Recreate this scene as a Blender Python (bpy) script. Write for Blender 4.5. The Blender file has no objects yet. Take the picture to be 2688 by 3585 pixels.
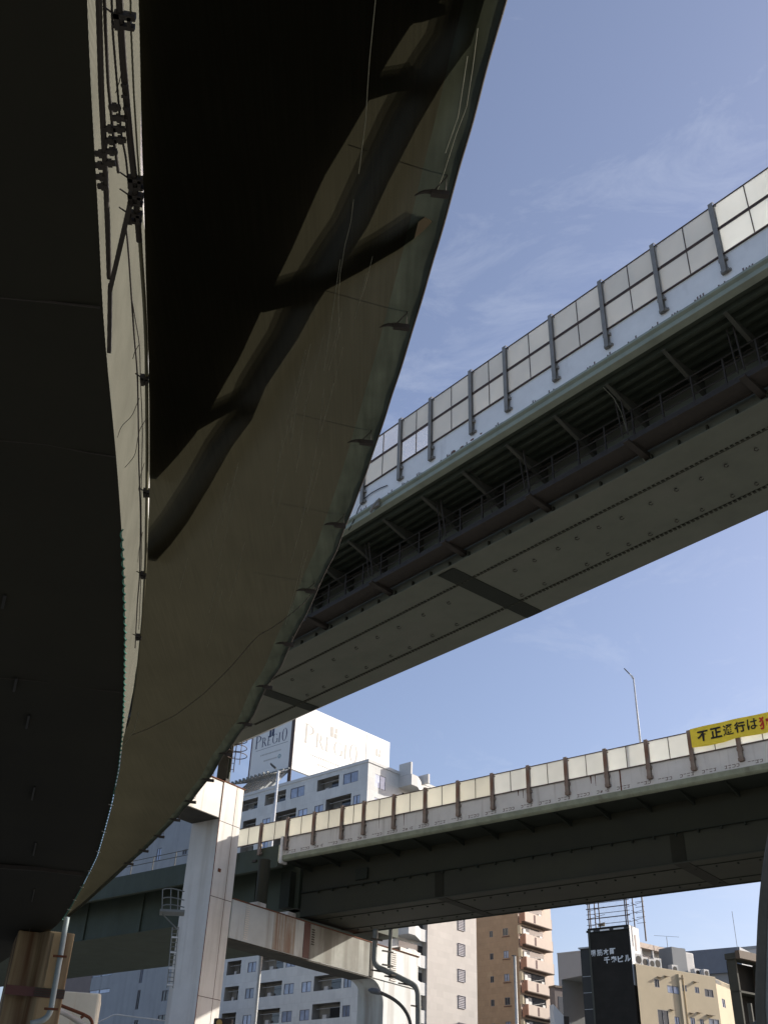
import bpy, bmesh, math, random
import numpy as np
from mathutils import Vector, Matrix
random.seed(7)
rad = math.radians
S = bpy.context.scene

# ------------------------------------------------------------------ camera, world, sun
CZ = 1.6                      # eye height
PITCH, ROLL, FOC = rad(33.511), rad(2.345), 1.32898
_f = np.array([0, math.cos(PITCH), math.sin(PITCH)])
_u0 = np.array([0, -math.sin(PITCH), math.cos(PITCH)])
_r0 = np.array([1., 0, 0])
_R = math.cos(ROLL)*_r0 + math.sin(ROLL)*_u0
_U = -math.sin(ROLL)*_r0 + math.cos(ROLL)*_u0
cd = bpy.data.cameras.new('camera'); cam = bpy.data.objects.new('camera', cd)
S.collection.objects.link(cam)
cam.matrix_world = Matrix(((_R[0], _U[0], -_f[0], 0), (_R[1], _U[1], -_f[1], 0), (_R[2], _U[2], -_f[2], CZ), (0, 0, 0, 1)))
cd.sensor_fit = 'HORIZONTAL'; cd.sensor_width = 36; cd.lens = 36*FOC
cd.clip_start = 0.05; cd.clip_end = 5000
S.camera = cam
SUN_AZ, SUN_EL = 73.0, 22.0
w = bpy.data.worlds.new('World'); S.world = w; w.use_nodes = True
nt = w.node_tree; nt.nodes.clear()
out = nt.nodes.new('ShaderNodeOutputWorld'); bg = nt.nodes.new('ShaderNodeBackground')
sky = nt.nodes.new('ShaderNodeTexSky'); sky.sky_type = 'NISHITA'; sky.sun_disc = False
sky.sun_elevation = rad(SUN_EL); sky.sun_rotation = rad(SUN_AZ)
sky.air_density = 1.0; sky.dust_density = 2.0; sky.ozone_density = 2.5
bg.inputs['Strength'].default_value = 0.122
tc = nt.nodes.new('ShaderNodeTexCoord')
mp = nt.nodes.new('ShaderNodeMapping'); mp.inputs['Scale'].default_value = (3.4, 3.4, 9.5); mp.inputs['Rotation'].default_value = (0.25, 0.3, 0.5)
n1 = nt.nodes.new('ShaderNodeTexNoise'); n1.inputs['Scale'].default_value = 2.0; n1.inputs['Detail'].default_value = 9; n1.inputs['Roughness'].default_value = 0.68; n1.inputs['Distortion'].default_value = 0.6
cr = nt.nodes.new('ShaderNodeValToRGB'); cr.color_ramp.elements[0].position = 0.53; cr.color_ramp.elements[1].position = 0.80
cr.color_ramp.elements[0].color = (0.09, 0.09, 0.09, 1); cr.color_ramp.elements[1].color = (0.30, 0.30, 0.30, 1)
mx = nt.nodes.new('ShaderNodeMixRGB'); mx.inputs['Color2'].default_value = (4.6, 4.9, 5.6, 1)
tint = nt.nodes.new('ShaderNodeMixRGB'); tint.blend_type = 'MULTIPLY'; tint.inputs['Fac'].default_value = 1; tint.inputs['Color2'].default_value = (1.07, 0.975, 1.02, 1)
L = nt.links.new
L(tc.outputs['Generated'], mp.inputs['Vector']); L(mp.outputs['Vector'], n1.inputs['Vector']); L(n1.outputs['Fac'], cr.inputs['Fac'])
L(sky.outputs['Color'], tint.inputs['Color1']); L(tint.outputs['Color'], mx.inputs['Color1']); L(cr.outputs['Color'], mx.inputs['Fac'])
L(mx.outputs['Color'], bg.inputs['Color']); L(bg.outputs['Background'], out.inputs['Surface'])
sd = bpy.data.lights.new('sun', 'SUN'); sd.energy = 4.0; sd.angle = rad(0.6); sd.color = (1.0, 0.945, 0.845)
sun = bpy.data.objects.new('sun', sd); S.collection.objects.link(sun)
SDIR = Vector((math.sin(rad(SUN_AZ))*math.cos(rad(SUN_EL)), math.cos(rad(SUN_AZ))*math.cos(rad(SUN_EL)), math.sin(rad(SUN_EL))))
sun.rotation_euler = SDIR.to_track_quat('Z', 'Y').to_euler(); sun.location = (30, 10, 60)
S.view_settings.view_transform = 'Standard'; S.view_settings.look = 'None'; S.view_settings.gamma = 1.0
S.view_settings.exposure = 0.55
S.render.engine = 'CYCLES'
S.cycles.max_bounces = 8; S.cycles.diffuse_bounces = 4; S.cycles.transmission_bounces = 6; S.cycles.transparent_max_bounces = 12

# ------------------------------------------------------------------ measuring helpers
# image points are read on a 1659 x 2212 copy of the photograph and met with real planes
K = 2688/1659
def ray(x, y):
    v = _f*(FOC*2688) + _R*(x*K-1344) - _U*(y*K-1792.5)
    return v/np.linalg.norm(v)
def atz(x, y, z):
    d = ray(x, y); t = (z-CZ)/d[2]; return Vector((d[0]*t, d[1]*t, z))
def ath(x, y, h):             # at horizontal distance h
    d = ray(x, y); t = h/math.hypot(d[0], d[1]); return Vector((d[0]*t, d[1]*t, CZ+d[2]*t))
CR = {1: (0, 2400, .42195), 2: (700, 2400, .42195), 3: (1300, 2400, .42195), 4: (1988, 2300, .42195), 5: (0, 2985, .42195), 6: (700, 2985, .42195),
      7: (1300, 2985, .42195), 8: (1988, 2985, .42195), 'A': (1660, 3165, .20494), 'P': (850, 2480, .33153), 'B': (780, 3260, .30139),
      'C': (1380, 3150, .20494), 'D': (2000, 3150, .21097), 'F': (2300, 3150, .23388), 'Q': (720, 2560, .18088), 'a1': (0, 0, .5425), 'a2': (900, 0, .5425),
      'a3': (1788, 0, .5425), 'a4': (0, 1200, .5425), 'a5': (900, 1200, .5425), 'a6': (1788, 1200, .5425), 'G': (450, 900, .497)}
def cc(k, a, b):
    o = CR[k]; return ((o[0]+a*o[2])/K, (o[1]+b*o[2])/K)
class Frame:                  # origin, +x along azimuth, +y to its left, z world
    def __init__(s, x, y, azd):
        s.o = np.array([x, y, 0.]); s.a = azd; a = rad(azd)
        s.d = np.array([math.sin(a), math.cos(a), 0]); s.n = np.array([-math.cos(a), math.sin(a), 0])
    def hit(s, q, y=0.):      # local x, z on the plane local y = y
        d = ray(*q); o = np.array([0, 0, CZ]); p = s.o+s.n*y
        t = ((p-o) @ s.n)/(d @ s.n); w = o+d*t
        return (w-s.o) @ s.d, w[2]
    def hitx(s, q, x):        # local y, z on the plane local x = x
        d = ray(*q); o = np.array([0, 0, CZ]); p = s.o+s.d*x; t = ((p-o) @ s.d)/(d @ s.d); w = o+d*t
        return (w-s.o) @ s.n, w[2]
    def hitz(s, q, z):
        w = np.array(atz(*q, z)); return (w-s.o) @ s.d, (w-s.o) @ s.n
    def w(s, x, y, z=0.):
        return Vector(tuple(s.o+s.d*x+s.n*y+np.array([0, 0, z])))

# ------------------------------------------------------------------ object helpers
COL = S.collection
def tag(o, label=None, cat=None, group=None, kind=None):
    if label: o['label'] = label
    if cat: o['category'] = cat
    if group: o['group'] = group
    if kind: o['kind'] = kind
    return o
def root(name, label, cat, fr=None, loc=(0, 0, 0), group=None):
    o = bpy.data.objects.new(name, None); COL.objects.link(o); o.empty_display_size = .3
    if fr is not None:
        o.location = (fr.o[0], fr.o[1], 0); o.rotation_euler = (0, 0, math.atan2(fr.d[1], fr.d[0]))
    else: o.location = loc
    return tag(o, label, cat, group)
def inst(src, parent, loc, label=None):
    c = src.copy(); COL.objects.link(c); c.parent = parent; c.location = loc
    return c
class MB:
    def __init__(s): s.v = []; s.f = []
    def quad(s, *p):
        i = len(s.v); s.v += [tuple(q) for q in p]; s.f.append(tuple(range(i, i+len(p)))); return s
    def box(s, x0, x1, y0, y1, z0, z1):
        i = len(s.v)
        s.v += [(x, y, z) for z in (z0, z1) for y in (y0, y1) for x in (x0, x1)]
        for f in ((0, 2, 3, 1), (4, 5, 7, 6), (0, 1, 5, 4), (2, 6, 7, 3), (0, 4, 6, 2), (1, 3, 7, 5)): s.f.append(tuple(i+k for k in f))
        return s
    def hexa(s, b, t):        # 4 bottom + 4 top points, same order
        i = len(s.v); s.v += [tuple(q) for q in b]+[tuple(q) for q in t]
        s.f += [tuple(i+k for k in f) for f in ((3, 2, 1, 0), (4, 5, 6, 7), (0, 1, 5, 4), (1, 2, 6, 5), (2, 3, 7, 6), (3, 0, 4, 7))]; return s
    def bar(s, a, b, w, h=None, up=(0, 0, 1)):
        a, b = Vector(a), Vector(b); h = h or w; t = (b-a).normalized(); u = Vector(up)
        if abs(t.dot(u)) > .98: u = Vector((1, 0, 0))
        r = t.cross(u).normalized()*w/2; u = r.cross(t).normalized()*h/2
        return s.hexa([a-r-u, a+r-u, a+r+u, a-r+u], [b-r-u, b+r-u, b+r+u, b-r+u])
    def tube(s, pts, r, n=8, cap=True):
        pts = [Vector(p) for p in pts]; rings = []
        up = Vector((0.123, .2, 1)).normalized()
        for k, p in enumerate(pts):
            t = (pts[min(k+1, len(pts)-1)]-pts[max(k-1, 0)]).normalized()
            a = t.cross(up)
            if a.length < .05: a = t.cross(Vector((1, 0, 0)))
            a.normalize(); b = t.cross(a); rr = r[k] if isinstance(r, (list, tuple)) else r
            i = len(s.v); rings.append(i)
            s.v += [tuple(p+(a*math.cos(2*math.pi*j/n)+b*math.sin(2*math.pi*j/n))*rr) for j in range(n)]
        for i, j in zip(rings, rings[1:]):
            for k in range(n): s.f.append((i+k, i+(k+1) % n, j+(k+1) % n, j+k))
        if cap:
            s.f.append(tuple(rings[0]+k for k in range(n))[::-1]); s.f.append(tuple(rings[-1]+k for k in range(n)))
        return s
    def prism(s, poly, z0, z1):
        i = len(s.v); n = len(poly)
        s.v += [(p[0], p[1], z0) for p in poly]+[(p[0], p[1], z1) for p in poly]
        s.f.append(tuple(i+k for k in range(n))[::-1]); s.f.append(tuple(i+n+k for k in range(n)))
        for k in range(n): s.f.append((i+k, i+(k+1) % n, i+n+(k+1) % n, i+n+k))
        return s
    def strip(s, A, B):       # quads between two polylines
        for k in range(len(A)-1): s.quad(A[k], A[k+1], B[k+1], B[k])
        return s
    def build(s, name, m, parent=None, smooth=False, bevel=0, merge=False, label=None):
        me = bpy.data.meshes.new(name); me.from_pydata([tuple(map(float, v)) for v in s.v], [], s.f)
        bm = bmesh.new(); bm.from_mesh(me)
        if merge: bmesh.ops.remove_doubles(bm, verts=bm.verts, dist=1e-4)
        bmesh.ops.recalc_face_normals(bm, faces=bm.faces); bm.to_mesh(me); bm.free()
        me.materials.append(m)
        if smooth: me.polygons.foreach_set('use_smooth', [True]*len(me.polygons))
        o = bpy.data.objects.new(name, me); COL.objects.link(o)
        if parent is not None: o.parent = parent
        if bevel:
            b = o.modifiers.new('bevel', 'BEVEL'); b.width = bevel; b.segments = 2; b.limit_method = 'ANGLE'
        if label: o['label'] = label
        return o

# ------------------------------------------------------------------ materials
def mat(name, rgb, rough=.7, var=.18, scale=1.5, metal=0., bump=0., stain=None, stain_amt=.5, sscale=(2.5, 2.5, .25), spos=.55, spec=.4, brick=None, grime=None, orand=0.):
    m = bpy.data.materials.new(name); m.use_nodes = True; t = m.node_tree; N = t.nodes; b = N['Principled BSDF']
    b.inputs['Roughness'].default_value = rough; b.inputs['Metallic'].default_value = metal; b.inputs['Specular IOR Level'].default_value = spec
    co = N.new('ShaderNodeTexCoord'); ns = N.new('ShaderNodeTexNoise'); ns.inputs['Scale'].default_value = scale; ns.inputs['Detail'].default_value = 8; ns.inputs['Roughness'].default_value = .65
    t.links.new(co.outputs['Object'], ns.inputs['Vector'])
    mr = N.new('ShaderNodeMapRange'); mr.inputs[1].default_value = .3; mr.inputs[2].default_value = .7; mr.inputs[3].default_value = 1-var; mr.inputs[4].default_value = 1+var*.6
    t.links.new(ns.outputs['Fac'], mr.inputs[0])
    mu = N.new('ShaderNodeVectorMath'); mu.operation = 'SCALE'; mu.inputs[0].default_value = rgb
    vs = mr.outputs[0]
    if orand:
        oi = N.new('ShaderNodeObjectInfo'); orr = N.new('ShaderNodeMapRange'); orr.inputs[3].default_value = 1-orand; orr.inputs[4].default_value = 1+orand
        t.links.new(oi.outputs['Random'], orr.inputs[0]); om = N.new('ShaderNodeMath'); om.operation = 'MULTIPLY'; t.links.new(vs, om.inputs[0]); t.links.new(orr.outputs[0], om.inputs[1]); vs = om.outputs[0]
    t.links.new(vs, mu.inputs['Scale']); last = mu.outputs[0]
    if brick:
        bt = N.new('ShaderNodeTexBrick'); bt.inputs['Color1'].default_value = (1, 1, 1, 1); bt.inputs['Color2'].default_value = (.90, .90, .9, 1); bt.inputs['Mortar'].default_value = (brick[3],)*3+(1,)
        bt.inputs['Scale'].default_value = 1; bt.inputs['Brick Width'].default_value = brick[0]; bt.inputs['Row Height'].default_value = brick[1]; bt.inputs['Mortar Size'].default_value = brick[2]
        sx = N.new('ShaderNodeSeparateXYZ'); cx = N.new('ShaderNodeCombineXYZ'); ad = N.new('ShaderNodeMath'); ad.operation = 'ADD'
        t.links.new(co.outputs['Object'], sx.inputs[0]); t.links.new(sx.outputs[0], ad.inputs[0]); t.links.new(sx.outputs[1], ad.inputs[1])
        t.links.new(ad.outputs[0], cx.inputs[0]); t.links.new(sx.outputs[2], cx.inputs[1]); t.links.new(cx.outputs[0], bt.inputs['Vector'])
        mm = N.new('ShaderNodeMixRGB'); mm.blend_type = 'MULTIPLY'; mm.inputs['Fac'].default_value = 1
        t.links.new(last, mm.inputs['Color1']); t.links.new(bt.outputs['Color'], mm.inputs['Color2']); last = mm.outputs[0]
    for st, sc, ps, am in ([(stain, sscale, spos, stain_amt)] if stain else [])+([grime] if grime else []):
        mp = N.new('ShaderNodeMapping'); mp.inputs['Scale'].default_value = sc; n2 = N.new('ShaderNodeTexNoise'); n2.inputs['Scale'].default_value = 1; n2.inputs['Detail'].default_value = 6
        t.links.new(co.outputs['Object'], mp.inputs['Vector']); t.links.new(mp.outputs[0], n2.inputs['Vector'])
        r2 = N.new('ShaderNodeMapRange'); r2.inputs[1].default_value = ps; r2.inputs[2].default_value = ps+.16; r2.inputs[3].default_value = 0; r2.inputs[4].default_value = am
        t.links.new(n2.outputs['Fac'], r2.inputs[0]); mi = N.new('ShaderNodeMixRGB'); mi.inputs['Color2'].default_value = tuple(st)+(1,)
        t.links.new(r2.outputs[0], mi.inputs['Fac']); t.links.new(last, mi.inputs['Color1']); last = mi.outputs[0]
    t.links.new(last, b.inputs['Base Color'])
    if bump:
        bp = N.new('ShaderNodeBump'); bp.inputs['Strength'].default_value = bump; bp.inputs['Distance'].default_value = .05
        t.links.new(ns.outputs['Fac'], bp.inputs['Height']); t.links.new(bp.outputs[0], b.inputs['Normal'])
    return m
RUST = (.15, .055, .028)
def translucent(name, rgb, trans, refl=.5, scale=2., var=.12, stripes=None, transp=0., orand=0.):
    m = bpy.data.materials.new(name); m.use_nodes = True; t = m.node_tree; N = t.nodes; N.clear(); o = N.new('ShaderNodeOutputMaterial')
    co = N.new('ShaderNodeTexCoord'); ns = N.new('ShaderNodeTexNoise'); ns.inputs['Scale'].default_value = scale; ns.inputs['Detail'].default_value = 8
    t.links.new(co.outputs['Object'], ns.inputs['Vector'])
    mr = N.new('ShaderNodeMapRange'); mr.inputs[1].default_value = .3; mr.inputs[2].default_value = .7; mr.inputs[3].default_value = 1-var; mr.inputs[4].default_value = 1+var
    t.links.new(ns.outputs['Fac'], mr.inputs[0]); fac = mr.outputs[0]
    oi = N.new('ShaderNodeObjectInfo'); orr = N.new('ShaderNodeMapRange'); orr.inputs[3].default_value = 1-orand; orr.inputs[4].default_value = 1+orand
    t.links.new(oi.outputs['Random'], orr.inputs[0]); om = N.new('ShaderNodeMath'); om.operation = 'MULTIPLY'; t.links.new(fac, om.inputs[0]); t.links.new(orr.outputs[0], om.inputs[1]); fac = om.outputs[0]
    if stripes:
        mp = N.new('ShaderNodeMapping'); mp.inputs['Scale'].default_value = stripes[0]; t.links.new(co.outputs['Object'], mp.inputs['Vector'])
        n2 = N.new('ShaderNodeTexNoise'); n2.inputs['Scale'].default_value = 1; n2.inputs['Detail'].default_value = 3; t.links.new(mp.outputs[0], n2.inputs['Vector'])
        m2 = N.new('ShaderNodeMapRange'); m2.inputs[1].default_value = .3; m2.inputs[2].default_value = .7; m2.inputs[3].default_value = 1-stripes[1]; m2.inputs[4].default_value = 1+stripes[1]
        t.links.new(n2.outputs['Fac'], m2.inputs[0]); mm = N.new('ShaderNodeMath'); mm.operation = 'MULTIPLY'; t.links.new(fac, mm.inputs[0]); t.links.new(m2.outputs[0], mm.inputs[1]); fac = mm.outputs[0]
    def col(k):
        s = N.new('ShaderNodeVectorMath'); s.operation = 'SCALE'; s.inputs[0].default_value = tuple(c*k for c in rgb); t.links.new(fac, s.inputs['Scale']); return s.outputs[0]
    d = N.new('ShaderNodeBsdfDiffuse'); tr = N.new('ShaderNodeBsdfTranslucent'); ad = N.new('ShaderNodeAddShader')
    t.links.new(col(refl), d.inputs['Color']); t.links.new(col(trans), tr.inputs['Color']); t.links.new(d.outputs[0], ad.inputs[0]); t.links.new(tr.outputs[0], ad.inputs[1]); last = ad.outputs[0]
    if transp:
        tp = N.new('ShaderNodeBsdfTransparent'); ms = N.new('ShaderNodeMixShader'); ms.inputs[0].default_value = transp; t.links.new(last, ms.inputs[1]); t.links.new(tp.outputs[0], ms.inputs[2]); last = ms.outputs[0]
    t.links.new(last, o.inputs['Surface']); return m
def glass(name, rgb, rough=.12, spec=.8):
    m = mat(name, rgb, rough=rough, var=.35, scale=.9, spec=spec, orand=.45); return m

M = dict(
    asphalt=mat('asphalt', (.20, .203, .185), .9, .2, .8),
    sheet=translucent('sheet_fabric', (.037, .0345, .0225), .82, .20, .8, .08, ((60, 1.2, 1), .10)),
    rimsheet=translucent('sheet_rim_fabric', (.038, .042, .029), .92, .28, 3., .2, ((14, 1.2, 1), .2)),
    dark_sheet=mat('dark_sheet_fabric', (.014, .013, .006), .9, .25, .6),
    plank=mat('plank', (.16, .12, .07), .9, .2, 3),
    dark_metal=mat('dark_metal', (.035, .028, .022), .7, .3, 6),
    olive_pipe=mat('olive_pipe', (.10, .095, .055), .6, .2, 5),
    rope=mat('green_rope', (.06, .20, .15), .8, .3, 30),
    thread=mat('pale_thread', (.20, .20, .15), .8, .3, 12),  # pale cord tone, also for the light leaks painted on the sheet
    tie=mat('white_tie', (.6, .6, .55), .7, .1, 5),
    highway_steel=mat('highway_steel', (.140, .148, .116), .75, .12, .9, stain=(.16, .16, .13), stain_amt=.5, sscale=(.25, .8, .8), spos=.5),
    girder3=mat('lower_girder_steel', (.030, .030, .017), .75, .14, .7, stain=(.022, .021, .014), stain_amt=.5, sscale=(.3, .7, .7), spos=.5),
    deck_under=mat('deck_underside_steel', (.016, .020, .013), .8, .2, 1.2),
    edge=mat('pale_green_edge_paint', (.30, .33, .265), .6, .14, 1.5, stain=(.12, .14, .10), stain_amt=.5, sscale=(.6, .6, .6), spos=.6),
    edge3=mat('weathered_edge_paint', (.26, .28, .205), .7, .25, 2.2, stain=(.10, .08, .05), stain_amt=.7, sscale=(1.2, 1.2, 1.2), spos=.6),
    parapet=mat('parapet_concrete_paint', (.88, .87, .85), .75, .08, 1.2, stain=(.36, .34, .32), stain_amt=.35, sscale=(1.5, 1.5, .5), spos=.6, grime=(RUST, (1.1, 1.1, .35), .74, .5)),
    parapet3=mat('lower_parapet_paint', (.70, .685, .67), .75, .10, 1.2, stain=(.36, .32, .29), stain_amt=.5, sscale=(3.2, 3.2, .25), spos=.55, grime=(RUST, (2.4, 2.4, .2), .69, .7)),
    mark=mat('form_mark', (.20, .15, .14), .9, .3, 9),
    post=mat('galvanised_post', (.25, .235, .21), .5, .18, 3, stain=(.24, .12, .07), stain_amt=.8, sscale=(1.5, 1.5, .8), spos=.60),
    rail=mat('brown_rail', (.10, .07, .06), .7, .3, 5, stain=(.05, .05, .05), stain_amt=.5),
    post3=mat('rusty_post', (.24, .20, .17), .65, .25, 3, stain=(.20, .09, .05), stain_amt=.8, sscale=(1, 1, .6), spos=.45),
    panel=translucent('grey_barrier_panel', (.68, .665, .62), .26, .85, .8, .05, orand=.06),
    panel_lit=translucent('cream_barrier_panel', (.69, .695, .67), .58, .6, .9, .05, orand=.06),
    panel_lit3=translucent('yellowed_barrier_panel', (.70, .69, .63), .56, .6, .7, .09, orand=.06),
    panel_clear=translucent('clear_barrier_panel', (.6, .65, .75), .30, .3, .9, .05, transp=.55),
    mullion=mat('panel_mullion', (.24, .23, .22), .6, .2, 3),
    pier=mat('pier_paint', (.66, .63, .585), .6, .10, .8, stain=(.40, .36, .30), stain_amt=.6, sscale=(1.4, 1.4, .1), spos=.48, grime=((.25, .14, .09), (1.9, 1.9, .1), .66, .5)),
    beam=mat('crossbeam_paint', (.52, .545, .54), .6, .12, .8, stain=(.26, .23, .2), stain_amt=.7, sscale=(1.2, 1.2, .12), spos=.5, grime=((.26, .10, .05), (.8, .8, .1), .66, .9)),
    beam_dark=mat('stained_underside', (.05, .047, .038), .8, .4, 1.2, stain=(.05, .05, .04), stain_amt=.8, sscale=(.5, 4, 1), spos=.6),  # shade under the beams put into a dark paint
    weathered=mat('weathered_grey', (.27, .275, .25), .8, .25, 1, stain=(.12, .11, .09), stain_amt=.7, sscale=(1.1, 1.1, .12), spos=.46, grime=((.48, .49, .47), (3, 3, .3), .6, .6)),
    deck_under2=mat('upper_deck_underside', (.050, .060, .042), .8, .25, 1.2),
    rust=mat('rust', RUST, .9, .4, 5),
    rust_streak=mat('rust_streak', (.43, .40, .35), .8, .15, 3, stain=(.27, .14, .08), stain_amt=.75, sscale=(6, 6, .22), spos=.45, grime=((.22, .08, .035), (11, 11, .3), .57, .8)),
    rusty_pier=mat('rusty_pier_paint', (.36, .28, .16), .7, .15, 1, stain=(.13, .06, .022), stain_amt=.95, sscale=(2.3, 2.3, .1), spos=.42, grime=((.06, .03, .014), (1.1, 1.1, .08), .50, .85)),
    green=mat('green_girder_paint', (.050, .062, .042), .7, .2, .8, stain=(.06, .075, .058), stain_amt=.6, sscale=(1.2, 1.2, .3), spos=.5),
    white=mat('white_paint', (.80, .80, .78), .6, .04, 1),
    board=mat('billboard_white', (.70, .70, .68), .5, .03, 1),
    navy=mat('navy_letter', (.035, .045, .10), .6, .1, 2),
    faded=mat('faded_letter', (.42, .40, .37), .6, .1, 2),
    teal=mat('teal_emblem', (.06, .22, .26), .6, .1, 2),
    tile=mat('pale_grey_tile', (.62, .625, .61), .7, .10, .5, brick=(.9, 1.45, .018, .84)),
    tile_lit=mat('pale_tile_trim', (.56, .56, .55), .7, .06, .8),  # plain trim tone without tile joints
    bal_in=mat('balcony_interior', (.26, .25, .23), .9, .3, .8, orand=.3),
    winframe=mat('window_frame', (.16, .16, .17), .4, .1, 2),
    blueglass=glass('curtained_glass', (.33, .38, .50)),  # sky reflection put into the base colour, over a curtain tone
    darkglass=glass('dark_glass', (.035, .036, .038)),
    whitewall=mat('cream_tile', (.52, .48, .44), .75, .07, .35, brick=(1.2, .73, .02, .93)),
    louver=mat('white_louver', (.55, .54, .56), .6, .05, 1),
    louver_dark=mat('louver_shadow_gap', (.40, .38, .40), .8, .1, 1),  # grey of the slats, darker than their backing
    brown=mat('brown_tile', (.36, .255, .165), .75, .12, 1.0, brick=(.6, .73, .02, .82), stain=(.50, .41, .27), stain_amt=.5, sscale=(.5, .5, .33), spos=.62),  # paler patches are light reflected from windows, put into the tile colour
    pink=mat('pink_beige_panel', (.56, .45, .37), .7, .06, 1),
    orange=mat('terracotta_side', (.38, .20, .13), .7, .1, 1),
    brownstrip=mat('dark_brown_strip', (.11, .05, .045), .7, .2, 2),
    bal_under=mat('balcony_underside', (.12, .085, .065), .8, .2, 2),
    grey_wall=mat('plain_grey_wall', (.34, .36, .37), .8, .08, .3),
    charcoal=mat('charcoal_tile', (.030, .028, .024), .85, .2, .6, spec=.15, brick=(.8, .5, .012, .8)),
    black=mat('black_cladding', (.02, .02, .018), .5, .2, .8),
    silver=mat('silver_cladding', (.40, .42, .43), .5, .1, 1),
    letter=mat('white_letter', (.72, .74, .74), .6, .05, 2),
    beige=mat('beige_stucco', (.50, .415, .28), .8, .08, .5),
    beige_l=mat('pale_beige_stucco', (.58, .49, .34), .8, .08, .5),
    awning=mat('dark_awning', (.14, .10, .07), .7, .1, 2),
    roofgrey=mat('blue_grey_roof', (.15, .17, .20), .6, .1, .8),
    midgrey=mat('mid_grey_render', (.27, .28, .285), .8, .08, .5),
    darkbrick=mat('dark_brown_cladding', (.022, .018, .012), .8, .3, 1),
    bar_dark=mat('dim_frame', (.07, .07, .055), .8, .2, 1),
    rosewall=mat('rose_brown_wall', (.20, .165, .15), .8, .1, 1),
    ac=mat('ac_unit_white', (.62, .60, .57), .6, .12, 3),
    yellow=mat('banner_yellow', (.95, .74, .06), .7, .10, 2),
    ink=mat('banner_black', (.02, .018, .015), .7, .1, 2),
    red=mat('banner_red', (.55, .035, .02), .7, .1, 2),
    lamp=mat('lamp_post_paint', (.55, .56, .57), .5, .08, 3),
    lamp_dark=mat('lamp_head_dark', (.10, .11, .12), .4, .1, 3),
    pipe=mat('drain_pipe', (.17, .185, .18), .5, .2, 3),
    pipe_pale=mat('pale_drain_pipe', (.30, .36, .37), .5, .15, 3),
    pole=mat('weathered_pole', (.085, .082, .068), .7, .2, 3),
    caps=mat('rusty_cap_paint', (.72, .68, .56), .7, .1, 1, stain=(.50, .24, .07), stain_amt=.8, sscale=(1.6, 1.6, .12), spos=.55),
    signal=mat('signal_yellow', (.45, .28, .08), .6, .2, 3),
)
def mesh_fabric():            # white corrugated side cloth with fine ribs
    m = translucent('corrugated_white_cloth', (.165, .165, .137), .25, 1.0, 2.5, .10)
    t = m.node_tree; N = t.nodes
    co = N.new('ShaderNodeTexCoord'); wv = N.new('ShaderNodeTexWave'); wv.bands_direction = 'DIAGONAL'; wv.inputs['Scale'].default_value = 14; wv.inputs['Distortion'].default_value = .6; wv.inputs['Detail'].default_value = 1
    t.links.new(co.outputs['Object'], wv.inputs['Vector'])
    for n in N:
        if n.type == 'BSDF_DIFFUSE':
            mm = N.new('ShaderNodeMixRGB'); mm.blend_type = 'MULTIPLY'; mm.inputs['Fac'].default_value = .8
            src = n.inputs['Color'].links[0].from_socket
            t.links.new(src, mm.inputs['Color1']); t.links.new(wv.outputs['Color'], mm.inputs['Color2']); t.links.new(mm.outputs[0], n.inputs['Color'])
            break
    return m
M['cloth'] = mesh_fabric()

# ------------------------------------------------------------------ ground
g = MB().quad((-900, -900, 0), (900, -900, 0), (900, 900, 0), (-900, 900, 0)).build('ground', M['asphalt']); tag(g, kind='structure')
rd = MB().quad((-60, -40, .004), (8, -40, .004), (8, 120, .004), (-60, 120, .004)).build('road', M['asphalt']); tag(rd, kind='structure')
pv = MB().box(8, 12, -40, 120, 0, .13).build('pavement', mat('paving', (.30, .29, .27), .85, .12, 2, brick=(.6, .6, .02, .8))); tag(pv, kind='structure')

# ------------------------------------------------------------------ near viaduct and the sheeted scaffold hung beside it
ZS = 7.0
def resample(pts, n):
    pts = [Vector(p) for p in pts]; d = [0]
    for a, b in zip(pts, pts[1:]): d.append(d[-1]+(b-a).length)
    res = []
    for k in range(n):
        t = d[-1]*k/(n-1); i = 0
        while i < len(d)-2 and d[i+1] < t: i += 1
        u = (t-d[i])/max(1e-9, d[i+1]-d[i]); res.append(pts[i].lerp(pts[i+1], u))
    return res
def smooth(pts, it=2):
    for _ in range(it):
        pts = [pts[0]]+[(pts[i-1]+pts[i]*2+pts[i+1])/4 for i in range(1, len(pts)-1)]+[pts[-1]]
    return pts
def back(pts, ext):           # continue a curve behind the camera
    a, b = pts[0], pts[3]; t = (a-b); t.z = 0; t.normalize(); return [a+t*ext]+pts
Rpx = [(1093, 0), (1057.7, 117), (1030.9, 228), (999, 335), (970.6, 439), (933.8, 569), (910.4, 646), (883.6, 738), (840, 874), (818, 941), (796.5, 1005), (763, 1095), (743, 1142), (729.5, 1186),
       (712.8, 1216), (689.4, 1263), (672.6, 1306), (635.8, 1373), (605.6, 1444), (575.5, 1483), (544, 1554), (520.6, 1580), (502.3, 1609), (478.9, 1637), (458, 1676), (432, 1706), (416.7, 1728),
       (377.6, 1773), (312.5, 1838), (297, 1851), (247.4, 1897), (195.3, 1944), (177, 1959.4), (150, 1981)]
Lpx = [(299, 0), (301, 43), (306, 301), (310, 402), (316, 636), (320, 741), (323, 891), (323, 1059), (318, 1209), (308, 1360), (294, 1481), (280, 1559), (266.5, 1590), (258, 1663), (243, 1736), (227, 1796),
       (211, 1851), (182, 1910), (156, 1957), (145, 1978)]
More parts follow.
